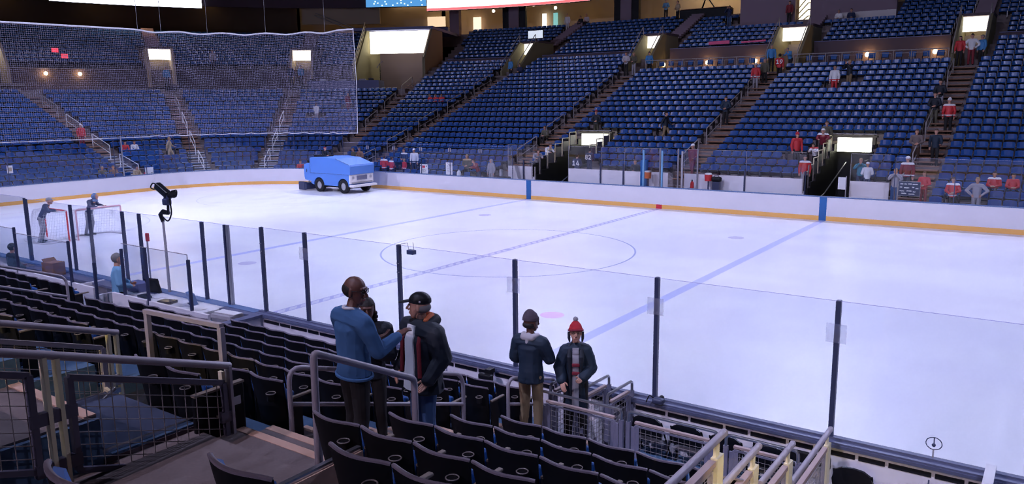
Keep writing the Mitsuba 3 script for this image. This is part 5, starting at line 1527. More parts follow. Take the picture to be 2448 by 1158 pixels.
def head_parts(p, q):
    f = head_frame(p)
    n = _ICO[min(2, q + 1)]
    def e(c, r):
        pts = n * np.asarray(r) + np.asarray(c, float)
        return m3.Manifold.hull_points(np.array([f(v) for v in pts]))
    def h(*cr):
        return m3.Manifold.hull_points(np.array([f(v) for c, r in cr for v in (_ICO[1] * (np.asarray(r) if not np.isscalar(r) else r) + np.asarray(c, float))]))
    o = [e((0, -.012, .028), (.076, .094, .092)), h(((0, .012, -.01), (.066, .074, .07)), ((0, .045, -.088), (.034, .030, .022))), h(((0, .084, .02), .008), ((0, .108, -.022), .012)), h(((-.012, .09, -.03), .009), ((.012, .09, -.03), .009)),
         h(((-.03, .074, .036), .014), ((.03, .074, .036), .014)), h(((-.022, .076, -.052), .010), ((.022, .076, -.052), .010)), h(((-.02, .073, -.065), .010), ((.02, .073, -.065), .010))]
    for sg in (-1, 1):
        o.append(h(((sg * .074, -.002, .018), (.010, .018, .022)), ((sg * .076, -.002, -.022), (.008, .012, .012))))
    return o


def finish(ms, fine, it=6, fold=0.0):
    m = add_all(ms)
    if fine:
        m = m.refine_to_length(fine)
        t = man(m)
        trimesh.smoothing.filter_taubin(t, iterations=it)
        if fold:
            nv = np.array(t.vertex_normals)
            v = np.array(t.vertices)
            amp = meshkit.fbm(v * np.array([9.0, 9.0, 5.0]) + 3.0, 3, 5) - 0.5 + 0.6 * (np.abs(meshkit.noise(v * np.array([5.0, 5.0, 13.0]), 9) - 0.5) - 0.2)
            t.vertices = v + nv * (amp * fold)[:, None]
        return t
    return man(m)


def figure(p, fine=None, q=1, top_r=0.0, coat=0.0, skirt=0.0, front=(.05, .08)):
    """All meshes a person may wear, by name."""
    G = {}
    w = p.wide
    pel, ch, nk = p.pel, p.chest, p.neck
    waist = pel * .58 + ch * .42
    body = head_parts(p, q)
    body += chain([(nk + (0, -.01, -.05), (.062, .060, .04)), (p.head + rotz_((0, -.02, -.07), p.yaw), (.052, .055, .05))], q)
    body += chain([(pel, (.13 * w, .095, .09)), (waist, (.125 * w, .09, .09)), (ch, (.145 * w, .10, .10)), (nk + (0, 0, -.06), (.07, .06, .04))], q)
    for sh, a, sg in ((p.shL, p.aL, 1), (p.shR, p.aR, -1)):
        body += chain([(ch + (0, 0, .06), .07), (sh + (0, 0, -.02), .048), (a[0], .038), (a[1], .025)], q)
        body += hand(a[1], a[2], np.array([sg * .9, .35, .25]), min(q, 1) if fine else 0)
    for hp, l in ((p.hipL, p.lL), (p.hipR, p.lR)):
        body += chain([(hp, .078), (l[0], .05), (l[1], .036)], q)
        t = l[2] / np.linalg.norm(l[2])
        body += chain([(l[1] + (0, 0, -.045), .036), (l[1] + t * .14 + (0, 0, -.06), .026)], q)
    G['body'] = finish(body, fine)
    def torso(g, hem, lo):
        o = [m3.Manifold.hull_points(np.vstack([sph(nk + (0, -.015, -.01), (.060 + g * .6, .058 + g * .6, .03), _ICO[q]), sph(p.shL + (0.02, 0, .0), .058 + g * .8, _ICO[q]), sph(p.shR + (-.02, 0, .0), .058 + g * .8, _ICO[q])]))]
        o += chain([(pel + (0, 0, hem), ((.165 + g + lo) * w, .128 + g + lo, .03)), (waist, ((.150 + g) * w, .120 + g, .09)), (ch, ((.172 + g) * w, .122 + g, .10)), ((p.shL + p.shR) / 2 + (0, -.005, -.01), ((.135 + g) * w, .085 + g, .06)), (nk + (0, -.01, -.035), (.072 + g, .068 + g, .03))], q)
        for sh, a in ((p.shL, p.aL), (p.shR, p.aR)):
            cuff = a[1] + (a[0] - a[1]) / np.linalg.norm(a[0] - a[1]) * .015
            o += chain([(ch + (0, -.0, .08), .10 + g), (sh + (0, 0, -.015), .072 + g), (a[0], .056 + g), (cuff, .040 + g * .8)], q)
        return o
    G['top'] = finish(torso(top_r + coat, -.06 - skirt, coat * .6), fine and fine * .8, 8, 0.026)
    leg = [m3.Manifold.hull_points(np.vstack([sph(pel + (0, 0, .02), (.155 * w, .115, .06), _ICO[q]), sph(p.hipL, (.095, .105, .09), _ICO[q]), sph(p.hipR, (.095, .105, .09), _ICO[q])]))]
    for hp, l in ((p.hipL, p.lL), (p.hipR, p.lR)):
        leg += chain([(hp, (.095, .105, .09)), (l[0], .070), (l[1] + (0, 0, .02), .058)], q)
    G['trousers'] = finish(leg, fine, 6, 0.02)
    sho = []
    for l in (p.lL, p.lR):
        t = l[2] / np.linalg.norm(l[2])
        sho += chain([(l[1] + (0, 0, -.04) - t * .03, (.042, .045, .045)), (l[1] + t * .06 + (0, 0, -.045), (.044, .05, .042)), (l[1] + t * .15 + (0, 0, -.06), (.036, .04, .028))], q)
    G['shoes'] = finish(sho, fine)
    f = head_frame(p)
    n2 = _ICO[2]
    def hull(pts):
        return m3.Manifold.hull_points(np.array([f(v) for v in pts]))
    def cutbox(c, e):
        return m3.Manifold.hull_points(np.array([f(np.array(c) + np.array([a, b, d]) * np.array(e) / 2) for a in (-1, 1) for b in (-1, 1) for d in (-1, 1)]))
    cap_e = hull(n2 * (.083, .101, .100) + np.array([0, -.016, .034]))
    face = cutbox((0, .12, -.06), (.3, .20, .24))
    G['hair'] = man(cap_e - face - cutbox((0, 0, -.16), (.3, .3, .2)))
    G['hair_long'] = man(add_all([cap_e - face - cutbox((0, 0, -.16), (.3, .3, .2)), hull(np.vstack([n2 * (.078, .05, .05) + np.array([0, -.065, .0]), n2 * (.075, .035, .05) + np.array([0, -.075, -.15])]))]))
    G['beanie'] = man(add_all([hull(np.vstack([n2 * (.088, .106, .05) + np.array([0, -.016, .055]), n2 * (.078, .092, .055) + np.array([0, -.024, .095]), n2 * (.050, .058, .04) + np.array([0, -.034, .132])])), hull(np.vstack([n2 * (.092, .110, .016) + np.array([0, -.014, .040]), n2 * (.090, .107, .016) + np.array([0, -.015, .072])]))]))
    G['pompom'] = man(hull(_ICO[1] * .034 + np.array([0, -.02, .19])))
    G['cap'] = man(add_all([hull(n2 * (.087, .105, .085) + np.array([0, -.012, .052])) - cutbox((0, 0, -.06), (.3, .3, .2)), hull(np.vstack([_ICO[1] * (.055, .02, .008) + np.array([0, .09, .05]), _ICO[1] * (.045, .03, .006) + np.array([0, .155, .035])]))]))
    G['hood'] = man(add_all([hull(n2 * (.105, .12, .125) + np.array([0, -.02, .01])) - cutbox((0, .15, -.02), (.15, .2, .2)), hull(np.vstack([n2 * (.10, .08, .04) + np.array([0, -.03, -.10]), n2 * (.12, .10, .03) + np.array([0, -.03, -.15])]))]) - cutbox((0, .14, -.02), (.14, .2, .19)))
    big = add_all(torso(top_r + coat + .006, -.06 - skirt, coat * .6))
    zc, zp = ch[2], pel[2] - skirt
    slab = lambda z0, z1: m3.Manifold.cube((3, 3, z1 - z0), True).translate((0, 0, (z0 + z1) / 2))
    fr = add_all(torso(top_r + coat + .017, -.06 - skirt, coat * .6))
    wt, wb = front
    zt_, zb_ = ch[2] + .15, pel[2] - .03 - skirt
    G['front'] = man(fr ^ m3.Manifold.hull_points(np.array([[sx * w_, y_, z_] for z_, w_ in ((zt_, wt), (zb_, wb)) for sx in (-1, 1) for y_ in (pel[1] + .05, pel[1] + .6)])))
    G['hem_stripe'] = man(big ^ slab(zp - .02, zp + .035))
    G['yoke'] = man(big ^ slab(zc + .10, zc + .24))
    return G


_FIG = {}
PEOPLE = []


def proto(pose):
    if pose not in _FIG:
        G = figure(POSES[pose], None, 1, top_r=0.012)
        _FIG[pose] = {k: meshkit.write_ply(m, 35) for k, m in G.items()}
    return _FIG[pose]


def ref(path, m):
    return {'type': 'ply', 'filename': path, 'face_normals': False, 'bsdf': {'type': 'ref', 'id': M[m]}}


def person(lab, x, y, z, h, face, pose, top, legs, hair=('hair', 'hairdark'), skin='skin', extra=(), group=None, shoes='black', num=None, rel=None):
    key = thing('person', lab, 'person', group)
    PEOPLE.append((x, y, z, pose))
    F = proto(pose)
    H = 1.75 if pose != 'sit' else 1.30
    tr = T().translate([x, y, z]).rotate([0, 0, 1], face).scale(h / H)
    partc(key, 'body', ref(F['body'], skin), tr)
    partc(key, 'top', ref(F['top'], top), tr)
    partc(key, 'trousers', ref(F['trousers'], legs), tr)
    partc(key, 'shoes', ref(F['shoes'], shoes), tr)
    if hair:
        partc(key, 'hat' if hair[0] in ('beanie', 'cap') else 'hood' if hair[0] == 'hood' else 'hair', ref(F[hair[0]], hair[1]), tr)
    for nm, mm in extra:
        partc(key, nm, ref(F[nm], mm), tr)
    if num:
        tx = meshkit.text_mesh(num[0], 0.26, 0.006, bold=True)
        tx.apply_translation((-tx.bounds.mean(0)[0], 0, 0))
        tx.apply_transform(trimesh.transformations.rotation_matrix(PI / 2, (1, 0, 0)))      # reads from -y, where the back is
        tx.apply_translation((0, -.150, 1.12))
        partc(key, 'number', shape(tx, M['white']), tr, 'white ' + num[0] + ' on the back')
    return key


ST = [('yoke', 'white'), ('hem_stripe', 'white')]
P_ = person
# across the ice, from right to left
P_('fan in red jacket, white cap and pale jeans high on the middle far stair', -0.45, 28.2, 5.76, 1.78, 180, 'stand', 'red', 'greylight', ('cap', 'white'), extra=[('hem_stripe', 'white')], shoes='white')
P_('person in dark clothes half hidden behind the red jacketed fan', -0.1, 28.9, 6.1, 1.75, 180, 'stand', 'olive', 'trousers', ('hair', 'hairgrey'))
P_('fan walking up in a red jersey with a white number nineteen', 0.55, 29.8, 6.41, 1.75, 10, 'walk', 'red', 'trousers', num=('19',), shoes='greylight')
P_('usher in light blue at the left side of the doorway above the number nineteen jersey', -0.55, 31.6, 7.1, 1.78, 200, 'stand', 'usher', 'trousers', ('hair', 'hairgrey'))
P_('usher in a blue jacket bending in the doorway above the number nineteen jersey', 0.55, 32.2, 7.1, 1.62, 150, 'lean', 'usher', 'trousers', ('hair', 'hairgrey'))
P_('fan in a white jersey and red trousers standing in the top rows', 4.54, 27.5, 5.42, 1.8, 180, 'stand', 'white', 'red', extra=[('hem_stripe', 'red')])
P_('person in a black jacket and khaki trousers taking a photograph in the top rows', 5.21, 28.2, 5.76, 1.78, 150, 'photo', 'coat', 'khaki', ('hair', 'hairblond'))
P_('man in black jacket holding papers, lower of two on the right hand far stair', 10.55, 23.0, 3.75, 1.78, 180, 'front', 'coat', 'olive')
P_('man in a black jacket on the right hand far stair, the upper of two', 10.55, 24.6, 4.4, 1.78, 180, 'front', 'coat', 'greylight')
P_('fan in red jacket with white shoulders and white hat seen from behind on a stair', 11.3, 22.3, 3.42, 1.8, 10, 'stand', 'red', 'trousers', ('beanie', 'white'), extra=ST)
P_('fan in a red hooded jersey coming out of the right hand doorway', 10.6, 31.2, 7.1, 1.7, 175, 'stand', 'red', 'trousers', ('hair_long', 'hairdark'))
P_('fan in a white jersey standing in the right hand doorway', 11.2, 31.2, 7.1, 1.8, 180, 'hips', 'white', 'darkred')
P_('usher in a blue jacket at the right side of the right hand doorway', 11.72, 31.3, 7.1, 1.72, 140, 'stand', 'usher', 'trousers', ('hair', 'hairgrey'))
P_('woman in long grey brown patterned coat at the foot of a far stair', 10.45, 18.7, 2.1, 1.7, 190, 'front', 'camo', 'hairbrown', ('hair_long', 'hairbrown'), extra=[('hem_stripe', 'camo')], shoes='hairbrown')
P_('person in dark plaid jacket over white shirt at the foot of a far stair', 11.26, 18.7, 2.1, 1.72, 185, 'walk', 'coatblue', 'trousers', ('hair', 'hairbrown'))
P_('man in a red jacket and red beanie standing left of the right hand tunnel', 5.12, 18.05, 1.8, 1.8, 215, 'stand', 'red', 'trousers', ('beanie', 'beaniered'), extra=[('pompom', 'white')])
P_('man in a maroon jersey with white shoulders and a pale cap beside the tunnel rails', 6.2, 18.8, 2.1, 1.78, 190, 'lean', 'maroon', 'trousers', ('cap', 'white'), extra=[('yoke', 'white')])
P_('person in dark clothes behind the man in the maroon jersey', 6.1, 19.8, 2.43, 1.7, 190, 'stand', 'olive', 'trousers', ('hair', 'hairbrown'))
P_('child in a red and white jersey in front of the man in the maroon jersey', 6.05, 18.0, 1.8, 1.35, 170, 'lean', 'white', 'trousers', extra=[('yoke', 'red')])
P_('fan in a red jersey with white shoulders behind the right hand bench wall', 6.15, 15.85, 0.92, 1.7, 190, 'stand', 'red', 'greylight', extra=[('yoke', 'white')])
P_('man in dark red jersey with white hem and white cap above the scribbled poster', 10.6, 15.7, 0.92, 1.8, 180, 'stand', 'maroon', 'trousers', ('cap', 'white'), extra=ST)
P_('girl in a red shirt beside the dark scribbled poster', 11.45, 14.6, 0.67, 1.5, 170, 'front', 'red', 'darkred', ('hair_long', 'hairbrown'))
P_('person with blonde hair in pale clothes left of the dark scribbled poster', 10.35, 14.4, 0.67, 1.6, 190, 'photo', 'greylight', 'jeans', ('hair_long', 'hairblond'))
P_('fan in a red jersey with white shoulders standing close behind the right hand far glass', 12.6, 14.1, 0.40, 1.62, 180, 'front', 'red', 'trousers', ('hair', 'hairbrown'), extra=ST)
P_('fan in grey sweater with hands on hips behind the right hand far glass', 13.46, 14.1, 0.40, 1.65, 180, 'hips', 'greylight', 'greylight', ('hair', 'hairblond'))
P_('seated fan in red with white collar behind the right hand far glass', 13.95, 15.6, 1.0, 1.2, 175, 'sit', 'red', 'trousers', extra=[('yoke', 'white')])
P_('rightmost seated fan, all in red, behind the right hand far glass', 14.6, 15.6, 1.0, 1.15, 190, 'sit', 'red', 'trousers')
P_('child in white jersey and white cap right of the dark tunnel', 9.0, 15.5, 0.92, 1.5, 20, 'front', 'white', 'navy', ('cap', 'white'), num=('7',))
P_('person in teal holding something pale right of the dark tunnel', 8.6, 16.0, 0.95, 1.6, 190, 'photo', 'teal', 'navy', ('hair', 'hairblond'))
P_('fan in a red hooded jersey and white cap behind the dividing glass of the benches', 0.2, 16.6, 1.2, 1.8, 175, 'walk', 'darkred', 'darkred', ('cap', 'white'))
P_('man in black top and khaki trousers walking along an empty far row', -3.35, 21.0, 2.85, 1.75, 270, 'walk', 'coat', 'khaki')
P_('man in a navy jacket carrying a pale bag beside the middle stair', -0.35, 22.75, 3.7, 1.75, 185, 'front', 'coatblue', 'trousers', ('hair', 'hairbrown'))
P_('person in black jacket and dark red hat in the rows above the left tunnel', -8.15, 21.2, 3.0, 1.7, 200, 'front', 'coat', 'trousers', ('beanie', 'darkred'), extra=[('pompom', 'white')])
P_('seated person in a dark jersey beside the stair left of the left hand tunnel', -11.3, 20.2, 2.5, 1.25, 180, 'sit', 'olive', 'trousers', ('hair', 'hairbrown'))
P_('man in a white jersey leaning over the rail of the left hand tunnel', -9.15, 17.0, 1.2, 1.7, 250, 'lean', 'white', 'trousers', ('hair', 'hairbrown'))
P_('man in a white shirt lower down at the rail of the left hand tunnel', -9.1, 15.8, 0.92, 1.7, 230, 'lean', 'greylight', 'trousers', ('hair', 'hairdark'))
P_('fan in navy jersey with white number fourteen by the left hand tunnel', -6.35, 15.75, 0.60, 1.75, 5, 'front', 'navy', 'navy', num=('14',))
P_('fan in navy jersey with white number eighty two by the left hand tunnel', -5.85, 16.3, 0.95, 1.7, 355, 'front', 'navy', 'navy', num=('82',))
P_('man in dark clothes seated behind the left hand bench wall holding papers', -2.75, 15.9, 0.92, 1.22, 180, 'sit', 'coat', 'trousers', ('hair', 'hairbrown'))
for q, x in enumerate((-25.75, -25.15, -24.55)):
    P_(f'seated fan in red among empty rows near the corner, {ORD[q]} from left of three', x, 25.75, 4.78, 1.2, 175 + 8 * q, 'sit', 'red', 'jeans', ('hair', 'hairbrown'))
P_('fan in red and white jersey from behind at the far glass, left of a pair', -19.6, 13.9, 0.3, 1.7, 10, 'front', 'red', 'navy', ('hair', 'hairbrown'), extra=ST)
P_('fan in red and white jersey from behind at the far glass, right of a pair', -18.9, 13.85, 0.3, 1.62, 350, 'front', 'red', 'navy', ('hair', 'hairbrown'), extra=ST)
P_('man in a navy and white jersey facing the pair in red jerseys', -18.75, 14.9, 0.67, 1.72, 180, 'front', 'navy', 'navy', ('hair', 'hairbrown'), extra=[('yoke', 'white')])
P_('child in a red and grey jersey beside the pair in red jerseys', -18.2, 14.3, 0.5, 1.3, 170, 'stand', 'red', 'navy', ('hair', 'hairblond'), extra=[('hem_stripe', 'white')])
P_('man in white jersey and pale cap right of the group at the far glass', -17.75, 14.75, 0.67, 1.75, 200, 'stand', 'white', 'navy', ('cap', 'white'), extra=[('hem_stripe', 'navy')])
P_('person in dark clothes behind the resurfacer, the left one of two', -23.2, 14.7, 0.65, 1.7, 170, 'stand', 'olive', 'trousers', ('hair', 'hairbrown'))
P_('person in a brown jacket behind the resurfacer, the right one of two', -22.7, 14.8, 0.67, 1.7, 190, 'front', 'wood', 'trousers', ('hair', 'hairbrown'))
P_('woman in a pale scarf and dark coat behind the far glass right of the papers', -13.2, 14.4, 0.5, 1.7, 200, 'front', 'olive', 'trousers', ('hair_long', 'hairblond'), extra=[('yoke', 'tan')])
P_('person in a red jacket bending behind the far glass', -12.1, 14.1, 0.4, 1.65, 150, 'lean', 'darkred', 'navy')
P_('person in a pale grey hooded coat behind the far glass near the steps', -11.05, 13.95, 0.4, 1.62, 180, 'stand', 'greylight', 'greylight', ('hood', 'greylight'))
P_('usher in bright blue in the doorway at the top of the long stair', -22.0, 31.6, 7.1, 1.75, 160, 'stand', 'usher', 'trousers', ('hair', 'hairgrey'))
P_('seated person in dark clothes right of the usher at the long stair', -20.9, 31.4, 7.1, 1.25, 180, 'sit', 'navy', 'trousers', ('hair', 'hairbrown'))
P_('person in grey jacket at the top of the third stair from the right', -11.3, 31.4, 7.1, 1.75, 190, 'front', 'hoodgrey', 'trousers', ('hair', 'hairbrown'))
P_('person in olive jacket at the top of the third stair from the right', -10.75, 31.6, 7.1, 1.7, 170, 'front', 'olive', 'greylight', ('hair', 'hairblond'))
P_('usher in a blue suit inside the third doorway', -9.65, 31.9, 7.1, 1.72, 200, 'stand', 'usher', 'trousers', ('hair', 'hairdark'))
P_('person in a blue jacket with arms crossed on the lounge level', -14.4, 45.2, 12.4, 1.78, 190, 'front', 'shirtblue', 'trousers', ('hair', 'hairgrey'))
P_('person in tan jacket at the top of the upper rows left of the camera deck', -12.7, 43.9, 12.05, 1.78, 150, 'front', 'tan', 'trousers', ('hair', 'hairbrown'))
P_('person in navy standing at the right end of the camera deck', -7.1, 41.3, 10.97, 1.78, 170, 'photo', 'navy', 'jeans', ('hair', 'hairdark'))
P_('person in a white top on the upper stair below the lounge', -23.4, 43.0, 11.7, 1.7, 190, 'stand', 'white', 'offwhite', ('hair', 'hairgrey'))
P_('person in grey sitting at the lounge edge, the right one of two', -21.75, 43.8, 12.0, 1.35, 180, 'sit', 'hoodgrey', 'trousers', ('hair', 'hairgrey'))
P_('person in black sitting at the lounge edge, the left one of two', -22.4, 43.8, 12.0, 1.2, 180, 'sit', 'coat', 'trousers')
P_('seated person in white in front of the plum wall block', 1.55, 40.5, 10.5, 1.25, 180, 'sit', 'white', 'greylight', ('hair', 'hairgrey'))
P_('seated person in navy and white in front of the plum wall block', 2.4, 40.5, 10.5, 1.25, 195, 'sit', 'navy', 'greylight', ('hair', 'hairbrown'))
P_('person in a dark red top beside the bright stair opening of the plum wall block', -2.2, 40.9, 10.95, 1.75, 170, 'stand', 'darkred', 'trousers')
# end stand
def E_(lab, x, y, z, h, dface, *a, **k):
    ang = math.degrees(math.atan2(-(0 - x), (0 - y))) + dface     # faces the rink
    return person(lab, x, y, z, h, ang, *a, **k)


E_('fan in red with a white cap on the left stair of the end stand', -37.95, 4.1, 2.5, 1.65, 0, 'stand', 'red', 'darkred', ('cap', 'white'))
E_('seated fan in red beside a person in white in the end stand', -36.1, 6.0, 1.75, 1.2, 0, 'sit', 'red', 'darkred', ('hair', 'hairdark'))
E_('seated person in white beside the fan in red in the end stand', -36.0, 6.6, 1.75, 1.2, 0, 'sit', 'white', 'navy', ('hair', 'hairbrown'))
E_('person in a cream jacket walking in the rows behind the end glass', -34.7, 8.4, 1.5, 1.65, 60, 'walk', 'tan', 'tan', ('hair', 'hairblond'))
E_('seated person in dark clothes behind the end glass, left of two by the stair', -32.5, 2.4, 0.45, 1.2, 0, 'sit', 'olive', 'trousers', ('hair', 'hairgrey'))
E_('seated person in brown behind the end glass, right of two by the stair', -32.45, 3.1, 0.45, 1.2, -20, 'sit', 'wood', 'trousers', ('hair', 'hairbrown'))
E_('seated person in yellow and dark clothes low behind the end glass', -31.95, 4.3, 0.35, 1.2, 10, 'sit', 'tan', 'trousers', ('hair', 'hairdark'))
E_('child in bright pink low behind the end glass', -31.9, 5.0, 0.3, 1.0, -30, 'sit', 'pink', 'pink', ('hair', 'hairblond'))
E_('usher in navy at the right of the doorway above the pale stair', -39.55, 24.45, 6.9, 1.75, 20, 'stand', 'usher', 'trousers', ('hair', 'hairgrey'))
E_('usher in dark blue at the left of the doorway above the pale stair', -40.1, 23.8, 6.9, 1.75, -20, 'stand', 'navy', 'trousers', ('hair', 'hairgrey'))
E_('person in a white jersey climbing over the rows right of the pale stair', -32.85, 20.1, 3.75, 1.6, 140, 'walk', 'white', 'greylight', ('hair', 'hairbrown'))
E_('fan in a red jersey near the right edge of the safety net', -32.0, 22.75, 4.45, 1.7, 30, 'stand', 'darkred', 'darkred', ('hair', 'hairbrown'), extra=[('hem_stripe', 'white')])
E_('usher in blue in the doorway in the middle of the end stand', -46.1, 15.7, 6.75, 1.75, 0, 'stand', 'usher', 'trousers', ('hair', 'hairgrey'))
E_('person in a pale top high in the rows between the two net covered doorways', -47.8, 21.4, 8.5, 1.7, 0, 'stand', 'greylight', 'trousers', ('hair', 'hairgrey'))
E_('seated fan all in red low behind the glass left of the resurfacer', -26.6, 12.95, 0.3, 1.2, 0, 'sit', 'red', 'navy', ('hair', 'hairbrown'))
E_('seated fan in red and white low behind the glass left of the resurfacer', -26.0, 13.25, 0.3, 1.2, 0, 'sit', 'white', 'navy', ('cap', 'white'), extra=[('yoke', 'red')])
P_('driver in a dark jacket and cap sitting on top of the resurfacer', -21.3, 10.45, 1.62, 1.05, 270, 'sit', 'coat', 'trousers', ('cap', 'maroon'))
# workers on the ice
P_('worker in grey cap and grey top leaning on the sideways goal', -16.65, -8.42, 0.0, 1.82, 335, 'lean', 'post', 'grey', ('cap', 'grey'), shoes='black')
P_('worker in dark hooded top leaning on the goal that faces the camera', -16.75, -6.5, 0.0, 1.82, 300, 'lean', 'post', 'grey', ('hood', 'cap'), shoes='black')
# behind the penalty box glass
P_('man in light blue shirt standing with his back to us in the timekeeper box', -0.98, -13.85, 0.15, 1.86, 330, 'front', 'shirtblue', 'trousers', ('hair', 'hairgrey'))
P_('person in a thick black coat seen from behind at the left of the penalty box', -6.05, -13.9, 0.15, 1.62, 0, 'front', 'coatblue', 'trousers', ('hair', 'hairdark'), extra=[('hem_stripe', 'coat')])
P_('person in a black coat cut off by the left edge of the photo', 0.66, -17.2, 1.45, 1.50, 40, 'front', 'coat', 'trousers', ('hair', 'hairdark'))

# ---------------------------------------------------------------- the four people in the near stand and the one behind them
def near_person(lab, x, y, z, h, face, p, cols, fine=0.022, coat=0.0, skirt=0.0, top_r=0.01, wear=(), extra=None, front=(.05, .08)):
    key = thing('person', lab, 'person')
    G = figure(p, fine, 1, top_r=top_r, coat=coat, skirt=skirt, front=front)
    a = math.radians(face)
    m = np.eye(4)
    m[:2, :2] = [[math.cos(a), -math.sin(a)], [math.sin(a), math.cos(a)]]
    m[:3, :3] *= h / 1.75
    m[:3, 3] = (x, y, z)
    pl = lambda mm: mm.copy().apply_transform(m)
    part(key, 'body', pl(G['body']), M[cols['skin']], smooth=True)
    part(key, 'top', pl(G['top']), M[cols['top']], smooth=True)
    part(key, 'trousers', pl(G['trousers']), M[cols['legs']], smooth=True)
    part(key, 'shoes', pl(G['shoes']), M[cols.get('shoes', 'black')], smooth=True)
    for nm, src, c in wear:
        part(key, nm, pl(G[src]), M[c], smooth=40)
    f = head_frame(p)
    eyes = cat_([trimesh.creation.icosphere(subdivisions=1, radius=0.0085).apply_translation(f((sg * .031, .083, .018))) for sg in (-1, 1)])
    part(key, 'eyes', pl(eyes), M['hairdark'])
    part(key, 'mouth', pl(tube([f((-.022, .081, -.058)), f((0, .087, -.059)), f((.022, .081, -.058))], 0.004, 5)), M['darkred'])
    for nm, mesh, c in (extra(p, f) if extra else []):
        part(key, nm, pl(mesh), M[c], smooth=40)
    return key


def glasses(p, f):
    o = []
    for sg in (-1, 1):
        o.append(tube([f((sg * .033 + .022 * math.cos(t), .096 - .010 * abs(math.cos(t)) * (1 if sg * math.cos(t) > 0 else 0), .018 + .016 * math.sin(t))) for t in np.linspace(0, 2 * PI, 13)[:-1]], 0.0028, 5, closed=True))
        o.append(tube([f((sg * .054, .088, .022)), f((sg * .076, .04, .022)), f((sg * .080, -.01, .014))], 0.0024, 5))
    o.append(tube([f((-.010, .100, .02)), f((.010, .100, .02))], 0.0028, 5))
    return cat_(o)


def collar(p, r=.072, z=-.03, h=.03, y=-.005):
    c = p.neck
    return tube([c + np.array([r * math.cos(t), y + r * math.sin(t), z + (0.02 if math.sin(t) < 0 else -.01)]) for t in np.linspace(0, 2 * PI, 17)[:-1]], h * .55, 8, closed=True)


m1 = Pose(aL=((-.27, .06, 1.15), (-.10, .28, 1.12), (.5, .8, .3)), aR=((.29, .08, 1.13), (.22, .33, 1.20), (-.15, .9, .42)), yaw=math.radians(-62), pitch=-.12, head=(.01, .045, 1.62), wide=1.14, sh=.185, shz=1.39, lL=((-.10, .03, .50), (-.12, .0, .09), (-.2, 1, 0)), lR=((.10, .0, .50), (.11, -.05, .09), (.2, 1, 0)))
m1_extra = lambda p, f: [('glasses', glasses(p, f), 'blackgloss'), ('shirt_collar', collar(p, .070, -.012, .024), 'white'), ('hair_fringe', man(m3.Manifold.hull_points(np.array([f(v) for v in _ICO[2] * (.081, .094, .075) + np.array([0, -.024, .012])])) - m3.Manifold.hull_points(np.array([f(v) for v in _ICO[1] * (.2, .1, .2) + np.array([0, .10, 0])]))), 'hairdark'),
                         ('waistband', tube([p.pel + np.array([.182 * math.cos(t) * 1.16, .138 * math.sin(t), -.075]) for t in np.linspace(0, 2 * PI, 25)[:-1]], .016, 6, closed=True), 'fleece')]
near_person('tall balding man in a blue fleece and glasses seen from behind, talking with his hands', 10.93, -17.93, 1.80, 1.87, -14, m1, dict(skin='skindark', top='fleece', legs='trousers'), top_r=0.016, extra=m1_extra)
m2 = Pose(aL=((-.29, -.04, 1.14), (-.26, .12, .94), (.3, .6, -.7)), aR=((.29, -.04, 1.14), (.26, .12, .94), (-.3, .6, -.7)), yaw=math.radians(-42), pitch=.05, wide=1.2, sh=.185, shz=1.39)


def m2_extra(p, f):
    ch = p.chest
    hood = man(add_all(chain([(p.neck + (-.12, -.03, -.02), .05), (p.neck + (-.07, -.12, -.01), .065), (p.neck + (.07, -.12, -.01), .065), (p.neck + (.12, -.03, -.02), .05)], 1)))
    lining = man(add_all(chain([(p.neck + (-.10, .01, .012), .030), (p.neck + (-.055, -.085, .035), .040), (p.neck + (.055, -.085, .035), .040), (p.neck + (.10, .01, .012), .030)], 1)))
    lapel = cat_([tube([p.neck + np.array([sg * .085, .05, -.03]), ch + np.array([sg * .14, .14, -.02]), p.pel + np.array([sg * .16, .15, 0])], [.022, .024, .022], 8) for sg in (-1, 1)])
    return [('hood', hood, 'coat'), ('hood_lining', lining, 'orange'), ('lapels', lapel, 'darkred'), ('shirt_collar', collar(p, .066, -.01, .02), 'white'), ('hair', man(m3.Manifold.hull_points(np.array([f(v) for v in _ICO[2] * (.079, .085, .06) + np.array([0, -.03, -.005])]))), 'hairgrey'),
            ('cap_logo', trimesh.creation.icosphere(subdivisions=1, radius=.012).apply_translation(f((-.084, -.02, .06))), 'greylight')]


near_person('man in black cap and dark coat with orange lined hood facing the blue fleece', 10.93, -16.95, 1.49, 1.82, 166, m2, dict(skin='skin', top='coat', legs='jeans'), coat=0.032, skirt=0.12, wear=[('cap', 'cap', 'black'), ('shirt_front', 'front', 'white')], front=(.06, .09), extra=m2_extra)
m3_ = Pose(aL=((-.24, .06, 1.14), (-.10, .28, 1.22), (.3, .8, .5)), aR=((.24, .06, 1.14), (.16, .30, 1.28), (.2, .8, .5)), yaw=.2)
near_person('woman with curly dark hair mostly hidden behind the man in the blue fleece', 10.34, -17.15, 1.50, 1.72, 215, m3_, dict(skin='skindark', top='coat', legs='trousers'), coat=0.01, wear=[('hair', 'hair_long', 'hairdark')],
            extra=lambda p, f: [('curls', cat_([trimesh.creation.icosphere(subdivisions=1, radius=.026).apply_translation(f((.085 * math.cos(t), -.05 + .04 * math.sin(t * 2), -.05 - .03 * (q % 3)))) for q, t in enumerate(np.linspace(-.4, PI + .4, 12))]), 'hairdark')])
m4 = Pose(aL=((-.235, .0, 1.15), (-.17, .20, 1.03), (.3, .8, .1)), aR=((.25, .06, 1.16), (.13, .26, 1.12), (-.5, .8, 0)), yaw=math.radians(-30), pitch=-.08, wide=.94, shz=1.39)
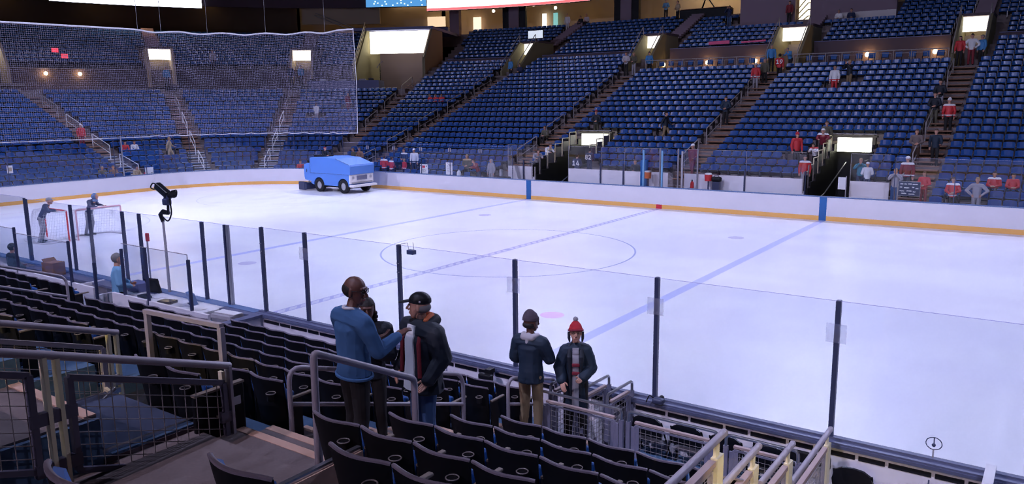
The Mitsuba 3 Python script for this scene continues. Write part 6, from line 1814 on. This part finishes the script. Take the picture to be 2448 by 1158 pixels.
m4_extra = lambda p, f: [('hood', man(add_all(chain([(p.neck + (-.10, .0, -.01), .035), (p.neck + (-.06, -.09, -.02), .05), (p.neck + (.06, -.09, -.02), .05), (p.neck + (.10, .0, -.01), .035)], 1) + chain([(p.neck + (0, -.08, -.01), .05), (p.neck + (0, -.11, -.09), .03)], 1))), 'hoodgrey'), ('hair', man(m3.Manifold.hull_points(np.array([f(v) for v in _ICO[2] * (.080, .080, .05) + np.array([0, -.035, -.02])]))), 'hairdark')]
near_person('man in brown beanie and navy jacket with pale hood seen from behind at the boards', 10.50, -14.25, 0.60, 1.80, 8, m4, dict(skin='skindark', top='coatblue', legs='khaki'), coat=0.02, skirt=0.05, wear=[('beanie', 'beanie', 'beanie')], extra=m4_extra)
m5 = Pose(aL=((-.215, .02, 1.14), (-.10, .21, 1.05), (.5, .7, -.2)), aR=((.225, .02, 1.14), (.19, .19, .99), (-.2, .7, -.6)), yaw=math.radians(4), pitch=.24, wide=.80, sh=.165, shz=1.385)


def m5_extra(p, f):
    ch = p.chest
    scarf = collar(p, .075, -.03, .045)
    band = cat_([tube([f((.094 * math.cos(t), -.014 + .112 * math.sin(t), .048)) for t in np.linspace(0, 2 * PI, 21)[:-1]], .012, 6, closed=True)])
    flaps = cat_([tube([f((sg * .085, -.005, .03)), f((sg * .088, .0, -.05)), f((sg * .08, .01, -.10))], [.022, .020, .010], 8) for sg in (-1, 1)])
    lap = cat_([tube([p.neck + np.array([sg * .08, .03, -.02]), ch + np.array([sg * .085, .165, .02]), ch + np.array([sg * .075, .175, -.12]), p.pel + np.array([sg * .07, .195, -.15])], [.035, .040, .024, .014], 8) for sg in (-1, 1)])
    rug = cat_([rbx(ch + np.array([-.005, .19, dz]), (.11, .03, .045), .01) for dz in (-.08, -.20)])
    return [('glasses', glasses(p, f), 'blackgloss'), ('scarf', scarf, 'hoodgrey'), ('hat_stripe', band, 'maroon'), ('hat_flaps', flaps, 'coat'), ('lapels', lap, 'coat'), ('sweater_band', rug, 'maroon')]


near_person('smiling woman in a red bobble hat, glasses and dark coat looking up at the camera', 10.97, -13.82, 0.50, 1.72, 209, m5, dict(skin='skin', top='coatblue', legs='trousers'), coat=0.03, skirt=0.32, wear=[('hat', 'beanie', 'beaniered'), ('pompom', 'pompom', 'greylight'), ('sweater', 'front', 'greylight')], front=(.045, .05), extra=m5_extra)

FAR_SEATS = [q for q in FAR_SEATS if not any((q[0] - p[0]) ** 2 + (q[1] - p[1]) ** 2 < 0.30 for p in PEOPLE if p[3] != 'sit' and abs(q[2] - p[2]) < 1.0)]
build_far_seats(max(0, 300 - _seen))
